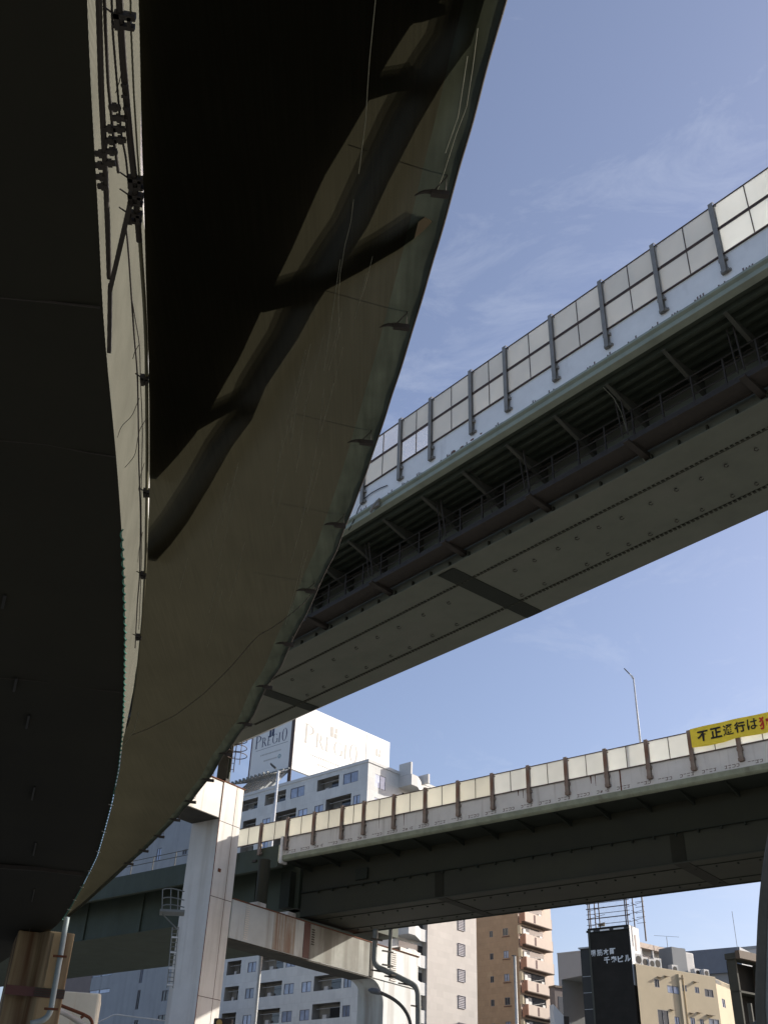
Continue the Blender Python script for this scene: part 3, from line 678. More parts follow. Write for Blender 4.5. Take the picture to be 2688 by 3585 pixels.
posts3 = [-32, -30, -28, -26, -24, -22, -20, -18, -16, -14, -12.05, -10.05, -8.0, -6.0, -4.0, -2.0, 0., 2.0, 3.98, 5.95, 7.92, 9.88, 11.35, 13.32, 15.25, 17.25, 19.3]
pm = None
for x in posts3:
    if pm is None:
        mb = MB(); mb.box(-.09, .09, .14, .155, 16.60, 18.36).box(-.09, .09, .02, .035, 16.60, 18.36).box(-.012, .012, .035, .14, 16.60, 18.36)
        mb.box(-.14, -.09, .02, .07, 18.18, 18.22)
        for z in (16.70, 17.12): mb.box(-.13, .13, .0, .11, z-.06, z+.06)
        pm = mb.build('barrier_post', M['post3'], v3); pm.location = (x, 0, 0)
    else: inst(pm, v3, (x, 0, 0))
for a, b in zip(posts3, posts3[1:]):
    if a < -8.5: key, ms = 'lit3r', (M['panel_lit'],)
    elif a < 2: key, ms = 'lit3', (M['panel_lit'],)
    else: key, ms = 'yel3', (M['panel_lit3'],)
    put_bay(a, b-a, ms, 17.27, 1.06, v3, key)
# rows of form marks
mks = []
for v in range(4):
    mb = MB(); y0, y1 = .0005, .006
    for j, (a, b) in enumerate(((0, .12), (.16, .30), (.34, .46), (.50, .62))):
        if random.random() < .85: mb.box(a, b, y0, y1, 16.575, 16.60)
        if random.random() < .85: mb.box(a+.02, b, y0, y1, 16.47, 16.495)
        if random.random() < .6: mb.box(a+random.choice((0, .06)), a+random.choice((.02, .08))+.01, y0, y1, 16.50, 16.57)
    mks.append(mb)
srcs = [mb.build('form_mark', M['mark'], v3) for mb in mks]
x = 14.6; k = 0
for s_, o in enumerate(srcs): o.location = (x-.98*s_, 0, -.02)
x -= .98*4
while x > -13: inst(srcs[random.randrange(4)], v3, (x, 0, -.02)); x -= .98
for x, w_, h_ in [(8.9, .03, .5), (4.1, .07, .35), (.6, .06, .25), (.35, .04, .4), (-3.2, .08, .35), (-3.4, .04, .5), (7.3, .05, .6)]:
    MB().quad((x, .003, 17.30), (x+w_, .003, 17.30), (x+w_*.7, .003, 17.30-h_), (x+w_*.3, .003, 17.30-h_)).build('rust_streak', M['rust'], v3)
MB().box(-1.62+-3.0, -1.56-3.0, .0015, .012, 16.37, 17.30).build('joint_strip', M['rust'], v3)
MB().box(15.45, 15.62, -.3, .16, 15.95, 17.36).build('end_plate', M['parapet3'], v3, label='rust-edged end plate at the expansion joint')

# green ramp girder left of the expansion joint
rg = root('green_ramp', 'green steel ramp girder left of the expansion joint, with a thin handrail on top', 'ramp', F3)
MB().box(15.9, 60, -.4, -.05, 15.85, 17.0).build('edge_girder', M['green'], rg)
MB().box(15.9, 60, -11., -.41, 16.3, 16.98).build('deck', M['green'], rg)
MB().box(15.72, 60, -10.6, -1.7, 14.0, 16.295).build('box_girder', M['green'], rg)
mb = MB(); mb.box(15.9, 60, -.06, .04, 15.80, 15.845)
for x in (19, 24.8, 28.6, 34): mb.box(x, x+.25, -1.69, -1.60, 14.02, 16.28)
mb.box(15.9, 60, -1.72, -1.58, 13.97, 13.995); mb.build('stiffener', M['green'], rg)
MB().box(16.0, 16.7, -2.4, -1.25, 14.0, 15.9).build('end_diaphragm', M['deck_under'], rg)
mb = MB()
for z in (17.55, 17.85): mb.tube([(22, -.2, z), (60, -.2, z)], .022, 6)
hr = mb.build('handrail', M['pole'], rg)
rp = None
for k in range(19):
    if rp is None: rp = MB().box(-.02, .02, -.22, -.18, 17.0, 17.86).build('handrail_post', M['pole'], hr); rp.location = (22.5+2*k, 0, 0)
    else: inst(rp, hr, (22.5+2*k, 0, 0))
for x in (17.5, 21.0):
    MB().box(x, x+.3, -.05, .03, 16.3, 16.42).build('bolt_plate', M['dark_metal'], rg)

# banner
bn = root('yellow_banner', 'yellow banner with black and red writing tied over the noise panels', 'banner', F3)
xs = [-8.09, -8.8, -9.5, -10.05, -11.0, -13.5]; zt = [18.37, 18.39, 18.38, 18.40, 18.38, 18.39]; zb = [17.55, 17.50, 17.50, 17.58, 17.53, 17.52]
mb = MB(); top_ = []; bot_ = []
xr = [-8.09+(-13.5+8.09)*k/40 for k in range(41)]
def itp(x, xs, ys):
    for i in range(len(xs)-1):
        if xs[i] >= x >= xs[i+1]: return ys[i]+(ys[i+1]-ys[i])*(xs[i]-x)/(xs[i]-xs[i+1])
    return ys[-1]
def by(x, z): return .185+.004*math.sin(x*4.1+z*3)
for x in xr:
    t_, b_ = itp(x, xs, zt), itp(x, xs, zb)
    for j in range(7):
        z = b_+(t_-b_)*j/6; mb.v.append((x, by(x, z), z))
for i in range(40):
    for j in range(6): a = i*7+j; mb.f.append((a, a+1, a+8, a+7))
cl = mb.build('cloth', M['yellow'], bn, smooth=True)
def text_mesh(s, size, off=.022):
    c = bpy.data.curves.new('t', 'FONT'); c.body = s; c.size = size; c.offset = size*off; c.align_x = 'LEFT'
    o = bpy.data.objects.new('t', c); COL.objects.link(o); bpy.context.view_layer.update()
    me = bpy.data.meshes.new_from_object(o.evaluated_get(bpy.context.evaluated_depsgraph_get())); bpy.data.objects.remove(o)
    V = np.array([v.co[:] for v in me.vertices]) if len(me.vertices) else np.zeros((1, 3))
    F = [tuple(p.vertices) for p in me.polygons]; bpy.data.meshes.remove(me); return V, F
def glyph(ch, name, m, parent, fn, w, h, shear=0.):
    # fn(u, v) -> local point; u, v in 0..1 of the cell w x h
    V, F = text_mesh(ch, 1., .014 if ch in '通堺筋は' else .034)
    lo, hi = V.min(0), V.max(0); mb = MB()
    sx, sy = max(hi[0]-lo[0], .2), max(hi[1]-lo[1], .2)
    for v in V: mb.v.append(tuple(fn((v[0]-lo[0])/sx*w, (v[1]-lo[1])/sy*h)))
    mb.f = F
    return mb.build(name, m, parent)
ux = [(F3.hit(cc(4, a, 640), .2)[0], F3.hit(cc(4, b, 640), .2)[0], ch) for a, b, ch in [(1068, 1166, '不'), (1180, 1277, '正'), (1290, 1377, '通'), (1387, 1480, '行'), (1497, 1590, 'は'), (1600, 1705, '犯')]]
ux += [(-11.95, -12.45, '罪'), (-12.6, -13.1, 'で')]
for i, (x, x_end, ch) in enumerate(ux):
    h_ = .46; wd = x-x_end; zc = 17.73+.015*i
    if i > 4: h_ = .54; zc = 17.70
    glyph(ch, 'lettering', M['ink'] if i < 5 or i > 6 else M['red'], cl, lambda u, v, x=x, zc=zc: (x-u, by(x-u, zc+v)+.022, zc+v), wd, h_)

# lamps standing on the lower viaduct
def deck_lamp(px, pbase, ptop, hd, label, width=.035, arm=None):
    b = ath(*pbase, hd); t = ath(*ptop, hd); t = Vector((b.x, b.y, t.z))
    r_ = root('street_lamp', label, 'street lamp', loc=(b.x, b.y, 0), group='street lamps on tall pale poles')
    MB().tube([(0, 0, 0 if px else b.z-.9), (0, 0, t.z-.5), (0, 0, t.z)], [width*1.5, width*1.2, width], 10).build('pole', M['lamp'], r_, smooth=True)
    return r_, b, t
B_ = F3.w(*F3.hit(cc(4, 600, 700), -.5)[:1], -.5)
def lamp_at(fr_y, qb, qt, zb, label, qh):
    x, _ = F3.hit(qb, fr_y); xt, zt_ = F3.hit(qt, fr_y)
    o = F3.w(x, fr_y); r_ = root('street_lamp', label, 'street lamp', loc=(o.x, o.y, zb))
    h = zt_-zb; MB().tube([(0, 0, 0), (0, 0, h*.6), (0, 0, h)], [.055, .045, .036], 10).build('pole', M['lamp'], r_, smooth=True)
    xh, zh = F3.hit(qh, fr_y); oh = F3.w(xh, fr_y)-o
    d = Vector((oh.x, oh.y, zh-zb)); t = Vector((0, 0, h)); e = t+(d-t)
    mb = MB(); dirv = (e-t).normalized(); up = Vector((0, 0, 1))
    hd = MB().bar(t+dirv*.05, t+dirv*.30, .10, .06); hd.tube([t-Vector((0, 0, .06)), t+dirv*.12], .05, 8); hd.build('arm', M['lamp'], r_)
    MB().bar(t+dirv*.28, e, .17, .045).bar(t+dirv*.34-up*.03, e-dirv*.05-up*.03, .12, .02).build('lamp_head', M['lamp_dark'], r_, bevel=.01)
    return r_
lamp_at(-.55, cc(4, 600, 705), cc(4, 548, 172), 16.33, 'slim street lamp standing behind the cream noise panels against open sky', cc(4, 470, 100))
# tall ground lamp in front of the apartment house
pb = ath(*cc(2, 650, 712), 66); r_ = root('street_lamp', 'tall white street lamp rising in front of the grey apartment house and its billboard', 'street lamp', loc=(pb.x, pb.y, 0))
MB().tube([(0, 0, 0), (0, 0, pb.z*.5), (0, 0, pb.z)], [.12, .10, .085], 10).build('pole', M['lamp'], r_, smooth=True)
ph = ath(*cc(2, 583, 655), 66)-Vector((pb.x, pb.y, 0)); t = Vector((0, 0, pb.z)); dv = (ph-t)
MB().bar(t, t+dv*.35, .07, .06).build('arm', M['lamp'], r_)
MB().bar(t+dv*.3+Vector((0, 0, .05)), ph+Vector((0, 0, .05)), .26, .06).bar(t+dv*.35, t+dv*.9, .16, .05).build('lamp_head', M['lamp_dark'], r_, bevel=.01)
# pole with flat top in front of the brown tower
pb = ath(*cc('A', 688, 895), 52); r_ = root('utility_pole', 'plain grey pole with a small cap in front of the brown tower', 'pole', loc=(pb.x, pb.y, 0))
MB().tube([(0, 0, 0), (0, 0, pb.z)], [.10, .062], 10).build('shaft', M['lamp'], r_, smooth=True)
MB().bar((-.13, 0, pb.z+.01), (.07, 0, pb.z+.01), .08, .04).build('cap', M['lamp_dark'], r_)
# curved lamp arm low in front of the portal pier
cv = root('street_lamp', 'dark street lamp with a long curved arm low beside the far pier leg', 'street lamp', loc=tuple(ath(*cc(7, 335, 1560), 36).xy)+(0,))
o = Vector(cv.location); P = [ath(*cc(7, a, b), 36)-o for a, b in [(335, 1560), (328, 1422), (300, 1340), (250, 1270), (180, 1215), (110, 1180), (60, 1160)]]
P = [Vector((P[0].x, P[0].y, 0))]+P
MB().tube(smooth(resample(P, 60), 3), .055, 10).build('pole', M['pole'], cv, smooth=True)
a, b = ath(*cc(7, 75, 1170), 36)-o, ath(*cc(6, 1395, 1142), 36)-o
MB().tube([a, a.lerp(b, .35)+Vector((0, 0, .02)), a.lerp(b, .75), b], [.06, .10, .085, .03], 10).build('lamp_head', M['lamp_dark'], cv, smooth=True)

# ------------------------------------------------------------------ portal pier
FB = Frame(-6.62, 52.50, 36.5)      # +x away along the crossbeam, -y side faces the right (sun side)
pp = root('portal_pier', 'pale steel portal pier with rust streaked crossbeam carrying the lower viaduct', 'bridge pier', FB)
xc = -1.64
xl, _ = 0, 0
YD = (FB.hitx(cc(5, 1560, 0), -1.62)[0]+FB.hitx(cc(5, 1410, 1100), -1.62)[0])/2; print('YD', YD)
MB().prism([(-1.62, 0), (-.10, 0), (0, .10), (0, YD), (-1.62, YD)], 0, 18.60).build('column', M['pier'], pp)
# left (near) face panel set by the left outline
_d = F3
for zs_ in (4.2, 8.6, 13.0, 16.6): MB().box(-1.615, -.12, -.004, -.001, zs_, zs_+.03).build('weld_seam', M['rail'], pp)
MB().box(-1.3, -1.12, -.03, -.001, 14.2, 14.36).build('bolt_plate', M['rust'], pp)
MB().box(-1.64, -1.60, -.012, -.001, 0, 18.58).box(-.62, -.60, -.006, -.001, 0, 18.58).build('weld_seam', M['rust'], pp)
MB().box(-7.6, -1.625, .02, YD-.1, 16.75, 18.57).build('cap_beam', M['pier'], pp)
MB().box(-7.6, -1.67, -.03, YD-.05, 16.70, 16.745).build('cap_flange', M['beam_dark'], pp)
MB().box(-1.6, -.0, -.04, YD, 18.605, 18.65).box(-7.7, -1.61, -.04, YD, 18.575, 18.62).build('top_plate', M['rust'], pp)
MB().box(-.9, -.2, .3, .9, 18.66, 18.80).box(-1.3, -1.0, .2, .6, 18.66, 18.9).build('bearing_block', M['dark_metal'], pp)
MB().box(.005, 16.45, .02, 1.52, 11.40, 13.17).build('crossbeam', M['beam'], pp)
MB().box(.01, 12.9, .05, 1.49, 11.33, 11.395).build('underside', M['beam_dark'], pp)  # dark plate that carries the underside's shade
MB().box(.005, 16.5, -.03, 1.56, 13.175, 13.22).build('top_flange', M['rust'], pp)
mb = MB()
for k in range(17): mb.box(1.0, 1.28, -.006, .019, 11.5+k*.1, 11.545+k*.1)
mb.build('louver_strip', M['pier'], pp)
xr0 = FB.hit(cc(6, 605, 700), .0)[0]; xr1 = FB.hit(cc(6, 790, 700), .0)[0]
MB().box(xr0, xr1, .012, .0195, 11.42, 13.19).build('rust_streak', M['rust_streak'], pp, label='broad orange rust stain')
xa = FB.hit(cc(6, 862, 700), .0)[0]; xb = FB.hit(cc(6, 915, 700), .0)[0]
MB().box(xa, xb, .005, .0195, 11.42, 13.16).build('rust_streak', M['brownstrip'], pp)  # dark brown shadow strip put into the beam's colour
mb = MB(); xa = FB.hit(cc(6, 930, 660), 0)[0]
for k in range(7): mb.box(xa, xa+.22, -.02, .019, 12.15+k*.12, 12.21+k*.12)
mb.build('vent', M['beam_dark'], pp)
MB().box(xb+.02, 11.55, .008, .0195, 11.42, 13.16).build('weathered_panel', M['weathered'], pp)
MB().box(11.55, 11.85, -.03, .0195, 11.42, 13.16).build('dark_stiffener', M['beam_dark'], pp)
# bearings under the girder ends
for q, w_ in (((6, 650, 460), .45), ((6, 860, 545), .35)):
    x, y = FB.hitz(cc(*q), 13.27)
    mb = MB(); mb.box(x-.45, x+.45, .5, 1.6, 13.25, 13.36).box(x-.32, x+.32, .6, 1.5, 13.36, 13.62); mb.build('bearing', M['pier'], pp)
MB().tube([(FB.hitz(cc(6, 680, 450), 13.4)[0], 1.0, 13.6), (FB.hitz(cc(6, 680, 450), 13.4)[0], 1.0, 15.9)], .32, 14).build('shear_post', M['girder3'], pp)
# far leg
MB().prism([(12.95, -.01), (16.35, -.01), (16.5, .14), (16.5, 1.8), (12.95, 1.8)], 0, 11.325).build('far_leg', M['beam'], pp)
mb = MB()
arc = [(12.93-1.2*(1-math.sin(t)), 11.32-1.2*(1-math.cos(t))) for t in [math.pi/2*k/8 for k in range(9)]]
for (xa_, za_), (xb_, zb__) in zip(arc, arc[1:]): mb.hexa([(xa_, .0, za_), (xb_, .0, zb__), (xb_, 1.5, zb__), (xa_, 1.5, za_)], [(xa_, .0, 11.322), (xb_, .0, 11.322), (xb_, 1.5, 11.322), (xa_, 1.5, 11.322)])
mb.build('haunch', M['beam'], pp)
mb = MB()
for k in range(14): mb.box(13.55, 14.15, -.04, .018, 11.5+k*.115, 11.55+k*.115)
mb.build('louver_strip', M['pier'], pp)
MB().box(14.4, 16.55, -.08, 1.6, 13.225, 13.42).build('beam_end_cap', M['pier'], pp)
# drain pipes running down to the far leg
def pipe(name, ks, h, r, m, parent, n=10):
    P = [ath(*cc(*q), h) for q in ks]; o = Vector(parent.location); rz = -parent.rotation_euler.z
    P = [(Matrix.Rotation(rz, 4, 'Z') @ (p-Vector((o.x, o.y, 0)))) for p in P]
    return MB().tube(smooth(resample(P, 50), 2), r, n).build(name, m, parent, smooth=True)
dp = root('drain_pipe', 'grey drain pipe bending down around the far leg of the portal pier', 'pipe')
pipe('pipe', [(7, 36, 640), (7, 30, 760), (7, 22, 900), (7, 40, 950), (7, 120, 985), (7, 210, 1030), (7, 300, 1075), (7, 360, 1105), (7, 385, 1150), (7, 388, 1290), (7, 388, 1500)], 56, .14, M['pipe'], dp)
pipe('pipe', [(7, 160, 640), (7, 156, 760), (7, 150, 860), (7, 148, 960)], 57, .10, M['pipe'], dp)
for q in [(7, 45, 990), (7, 155, 1040), (7, 205, 1030), (7, 270, 1100), (7, 375, 1285), (7, 135, 830), (7, 135, 945), (7, 45, 730)]:
    c = ath(*cc(*q), 55.9); MB().bar(c-Vector((.28, .2, -.03)), c+Vector((.28, .2, .03)), .08, .07).build('pipe_clip', M['dark_metal'], dp)
# ladder cages
def ladder(label, qs, h, hoops, w_=.4, m='pole'):
    r_ = root('caged_ladder', label, 'ladder', loc=tuple(ath(*cc(*qs[0]), h).xy)+(0,)); o = Vector((r_.location.x, r_.location.y, 0))
    a, b = ath(*cc(*qs[0]), h)-o, ath(*cc(*qs[1]), h)-o
    st = MB()
    for s in (-w_/2, w_/2): st.tube([a+Vector((s, 0, 0)), Vector((a.x+s, a.y, b.z))], .025, 6)
    z = min(a.z, b.z)+.15
    while z < max(a.z, b.z): st.tube([Vector((a.x-w_/2, a.y, z)), Vector((a.x+w_/2, a.y, z))], .015, 5); z += .33
    st.build('ladder_frame', M[m], r_)
    for (cx, cy, rr) in hoops:
        c = ath(*cc(*cx), h)-o; z = c.z
        MB().tube([Vector((c.x+rr*math.cos(t), c.y-rr*math.sin(t), z)) for t in [math.pi*2*k/24 for k in range(25)]], .022, 5, cap=False).build('cage_hoop', M[m], r_)
    return r_
lt = ladder('caged ladder above the pier top against the sky', [('Q', 505, 800), ('Q', 520, 200)], 52, [(('Q', 605, 330), 0, .52), (('Q', 605, 478), 0, .52), (('Q', 612, 180), 0, .52)], .16, 'rail')
o = Vector((lt.location.x, lt.location.y, 0)); mb = MB()
for q in (('Q', 690, 330), ): c = ath(*cc(*q), 52)-o; mb.tube([c-Vector((0, 0, .9)), c+Vector((0, 0, 1.2))], .02, 5)
mb.build('cage_strap', M['rail'], lt)
mp_ = root('steel_mast', 'dark grey steel mast standing on the top of the pale pier beside the caged ladder', 'mast', loc=tuple(ath(*cc('Q', 330, 960), 53).xy)+(18.6,))
MB().box(-.30, .22, -.25, .25, 0, 8).build('shaft', M['pole'], mp_)
MB().box(.225, .34, -.2, .2, 0, 8).build('corner_angle', M['green'], mp_)
lb = root('access_platform', 'small railed access platform with ladder on the left side of the pale pier', 'platform', loc=tuple(ath(*cc(5, 1430, 700), 51).xy)+(0,)); o = Vector((lb.location.x, lb.location.y, 0))
def L5(a, b, h=50.): return ath(*cc(5, a, b), h)-o
mb = MB()
for y in (300, 372, 432): mb.tube(smooth([L5(1345, y+12), L5(1370, y), L5(1430, y-4 if y < 310 else y), L5(1480, y+14), L5(1530, y+26)], 1), .028, 5)
mb.build('guard_rail', M['pipe'], lb)
mb = MB()
for a, b in ((1350, 308), (1420, 300), (1480, 312)): mb.tube([L5(a, b), L5(a-6, b+190)], .024, 5)
mb.build('guard_post', M['pipe'], lb)
MB().bar(L5(1325, 497), L5(1530, 505), .9, .10).build('platform_floor', M['pipe'], lb)
MB().tube([L5(1345, 510), L5(1470, 640)], .03, 5).build('strut', M['pipe'], lb)
mb = MB()
for s in (0, 50): mb.tube([L5(1432+s, 620), L5(1385+s, 1130)], .026, 5)
for k in range(14): mb.tube([L5(1430-k*3.5, 640+k*36), L5(1480-k*3.5, 642+k*36)], .018, 4)
mb.build('ladder_frame', M['pipe'], lb)
for y in (705, 830, 962, 1100): MB().bar(L5(1425-(y-700)*.1, y), L5(1475-(y-700)*.1, y+4), .08, .07).build('ladder_bracket', M['lamp'], lb)

# ------------------------------------------------------------------ rusty pier at the left
h1 = 30.0
q0 = ath(*cc(5, 505, 1300), h1); FL = Frame(q0.x, q0.y, 70.)
rp_ = root('rusty_pier', 'square steel pier streaked brown with rust under the near viaduct', 'bridge pier', FL)
def hx(a, b): return FL.hit(cc(5, a, b), 0)[0]
xR = hx(505, 1300); xM = hx(375, 1000); xN = hx(285, 1100); xW = hx(40, 1200)
MB().prism([(xR, 0), (xR, 2.3), (xW, 2.3), (xW, .35), (xN-.12, .35), (xN, .12), (xN+.12, 0)], 0, 6.95).build('column', M['rusty_pier'], rp_, bevel=.03)
mb = MB(); z0 = FL.hit(cc(5, 400, 1210), 0)[1]; z1 = FL.hit(cc(5, 400, 1130), 0)[1]
mb.box(xW-.03, xR+.02, -.025, -.004, z0, z1)
bd = mb.build('splice_plate', M['brownstrip'], rp_)
mb = MB(); n = 34
for r0 in range(4):
    for k in range(n): x = xN+.05+(xR-xN-.05)*k/(n-1); mb.box(x-.014, x+.014, -.045, -.026, z0+(z1-z0)*(.1+.25*r0), z0+(z1-z0)*(.1+.25*r0)+.03)
mb.build('bolts', M['bar_dark'], bd)
for s in (.30, .62): MB().box(xN+(xR-xN)*s, xN+(xR-xN)*s+.05, -.03, -.003, z1+.02, 6.9).build('rib', M['rusty_pier'], rp_)
dq = root('drain_pipe', 'pale blue-grey drain pipe running down the rusty pier', 'pipe')
pipe('pipe', [(5, 556, 540), (5, 535, 660), (5, 512, 800), (5, 490, 920), (5, 465, 1060), (5, 440, 1200), (5, 422, 1310), (5, 395, 1370), (5, 340, 1405), (5, 250, 1425)], h1-.35, .072, M['pipe_pale'], dq)
for q in ((5, 495, 862), (5, 422, 1300)):
    c = ath(*cc(*q), h1-.45); MB().bar(c-Vector((.17, .0, .0)), c+Vector((.17, .06, .0)), .05, .05).build('pipe_clip', M['rust'], dq)
# rusted white box and pipe rail at lower left
h2 = 36; q0 = ath(*cc(5, 535, 1400), h2); FC = Frame(q0.x, q0.y, 78.)
bx = root('steel_box_cap', 'cream steel box with orange rust streaks standing behind the rusty pier', 'box girder end', FC)
x1 = FC.hit(cc(5, 838, 1200), 0)[0]; zt_ = FC.hit(cc(5, 620, 1150), 0)[1]; zt2 = FC.hit(cc(5, 830, 1180), 0)[1]
MB().prism([(-.6, 0), (x1-.08, 0), (x1, .08), (x1, 2.), (-.6, 2.)], 0, (zt_+zt2)/2).build('casing', M['caps'], bx, bevel=.04)
for a_, w_ in ():
    xa = FC.hit(cc(5, a_, 1250), 0)[0]; xb = FC.hit(cc(5, a_+w_, 1250), 0)[0]; MB().box(xa, xb, -.006, -.002, 1, (zt_+zt2)/2-.05).build('rust_streak', M['rust_streak'], bx)
pr = root('pipe_railing', 'curved brown pipe railing in front of the cream rusted box', 'railing')
pipe('top_rail', [(5, 500, 1270), (5, 600, 1310), (5, 690, 1345), (5, 745, 1375), (5, 765, 1410), (5, 768, 1500)], 34, .045, M['rust'], pr)
pipe('lower_rail', [(5, 490, 1315), (5, 560, 1350), (5, 640, 1400), (5, 700, 1440)], 34, .075, M['pier'], pr)
pipe('stay', [(5, 705, 1350), (5, 670, 1375)], 34, .04, M['rust'], pr)

# near post at the right edge
gp = root('grey_lamp_post', 'close grey post at the right edge, curving outward towards its top', 'post', loc=tuple(ath(2665/K, 3500/K, 13).xy)+(0,)); o = Vector(gp.location)
P = [ath(x/K, y/K, 13)-o for x, y in [(2664, 3560), (2668, 3440), (2670, 3350), (2673, 3250), (2679, 3150), (2688, 3060), (2702, 2960), (2725, 2860), (2760, 2780)]]
P = [Vector((P[0].x, P[0].y, 0))]+P
MB().tube(smooth(resample(P, 50), 3), .072, 14).build('shaft', M['pole'], gp, smooth=True)
P2 = [p+Vector((.035, -.07, 0)) for p in smooth(resample(P, 50), 3)]
MB().tube(P2, .020, 8).build('conduit', M['pipe'], gp, smooth=True)

# ------------------------------------------------------------------ buildings
def facade(fr_root, x0, x1, z0, z1, ops, out, m, name='wall', y=0.):
    """wall in the plane local y, out = +1/-1 the side it faces, holes cut for openings"""
    xs = sorted(set([x0, x1]+[round(min(max(o[0], x0), x1), 3) for o in ops]+[round(min(max(o[1], x0), x1), 3) for o in ops]))
    zs = sorted(set([z0, z1]+[round(min(max(o[2], z0), z1), 3) for o in ops]+[round(min(max(o[3], z0), z1), 3) for o in ops]))
    mb = MB()
    for a, b in zip(xs, xs[1:]):
        for c, d in zip(zs, zs[1:]):
            mx_, mz_ = (a+b)/2, (c+d)/2
            if any(o[0] < mx_ < o[1] and o[2] < mz_ < o[3] for o in ops): continue
            mb.quad((a, y, c), (b, y, c), (b, y, d), (a, y, d))
    return mb.build(name, m, fr_root, merge=True)
ocache = {}
def opening(rt, key, o, out, y=0., mats=None):
    x0, x1, z0, z1, kind = o; w_, h_ = round(x1-x0, 2), round(z1-z0, 2); k = (key, w_, h_, kind, out, rt.name)
    if k not in ocache:
        mb = MB(); i = -out
        if kind.startswith('bal'):
            D_ = 1.25; Y = i*D_
            mb.quad((0, 0, 0), (w_, 0, 0), (w_, Y, 0), (0, Y, 0)).quad((0, 0, h_), (0, Y, h_), (w_, Y, h_), (w_, 0, h_)).quad((0, 0, 0), (0, Y, 0), (0, Y, h_), (0, 0, h_)).quad((w_, 0, 0), (w_, 0, h_), (w_, Y, h_), (w_, Y, 0)).quad((0, Y, 0), (w_, Y, 0), (w_, Y, h_), (0, Y, h_))
            a = mb.build('balcony', M['bal_in'], rt)
            c = MB().box(w_*.12, w_*.62, Y+out*.02, Y+out*.05, .0, h_*.82).build('sliding_door', M['darkglass'], a)
            c2 = MB().box(w_*.66, w_*.80, Y+out*.1, Y+out*.45, .0, h_*.35).build('air_conditioner', M['ac'], a)
            MB().tube([(w_*.06, Y*.35, h_*.72), (w_*.94, Y*.35, h_*.70)], .025, 5).build('drying_pole', M['lamp'], a)
        else:
            D_ = .10; Y = i*D_; fw = .05
            for q in ((0, fw, 0, h_), (w_-fw, w_, 0, h_), (fw, w_-fw, 0, fw), (fw, w_-fw, h_-fw, h_), (w_/2-fw*.6, w_/2+fw*.6, fw, h_-fw)): mb.box(q[0], q[1], min(0, Y), max(0, Y)-.002 if out > 0 else max(0, Y), q[2], q[3])
            a = mb.build('window', M['winframe'], rt)
            gm = {'win': M['blueglass'], 'dark': M['darkglass']}[kind]
            MB().quad((fw*.5, Y*.7, fw*.5), (w_-fw*.5, Y*.7, fw*.5), (w_-fw*.5, Y*.7, h_-fw*.5), (fw*.5, Y*.7, h_-fw*.5)).build('pane', gm, a)
        a.location = (x0, y, z0); ocache[k] = a; return a
    s_ = ocache[k]; c = s_.copy(); COL.objects.link(c); c.parent = rt; c.location = (x0, y, z0)
    for ch in s_.children: e = ch.copy(); COL.objects.link(e); e.parent = c
    return c

# apartment house with the rooftop billboard
FP = Frame(-.65, 122.0, -46.9)      # +x left along the shaded face, +y towards us
ap = root('apartment_house', 'pale grey apartment house with recessed balconies, billboard on its roof', 'apartment building', FP)
TOPZ = 45.3; ops = []
row = [(1.15, 2.3, 'win', 0, 1.15), (2.66, 7.03, 'bal', 0, 1.58), (7.45, 9.0, 'win', 0, 1.12), (10.3, 11.95, 'win', 0, 1.15), (12.35, 16.45, 'bal', 0, 1.58), (17.2, 18.7, 'win', 0, 1.15), (20.0, 22.6, 'bal', 0, 1.58), (24.5, 28.3, 'bal', 0, 1.58)]
topr = [(1.65, 4.2, 'win', 0, 1.35), (4.95, 8.8, 'bal', 0, 1.5), (11.1, 13.7, 'win', 0, 1.35), (14.6, 18.6, 'bal', 0, 1.5), (20.05, 23.4, 'bal', 0, 1.5), (25, 27.5, 'win', 0, 1.3)]
for k in range(15):
    zb_ = 43.25-2.92*k
    for a, b, kd, dz, h_ in (topr if k == 0 else row):
        if zb_ > 3: ops.append((a, b, round(zb_, 2), round(zb_+h_, 2), kd))
facade(ap, 0, 30, 0, TOPZ, ops, 1, M['tile'])
for o in ops: opening(ap, 'ap', o, 1)
MB().box(-.12, 30, -.5, .10, TOPZ+.003, TOPZ+.38).box(-.12, .1, -15, -.5, TOPZ+.003, TOPZ+.38).build('cornice', M['tile_lit'], ap)
MB().quad((0, 0, TOPZ-.4), (30, 0, TOPZ-.4), (30, -15, TOPZ-.4), (0, -15, TOPZ-.4)).build('roof', M['grey_wall'], ap)
MB().quad((30, 0, 0), (30, -15, 0), (30, -15, TOPZ), (30, 0, TOPZ)).quad((30, -15, 0), (0, -15, 0), (0, -15, TOPZ), (30, -15, TOPZ)).build('back_wall', M['tile'], ap)
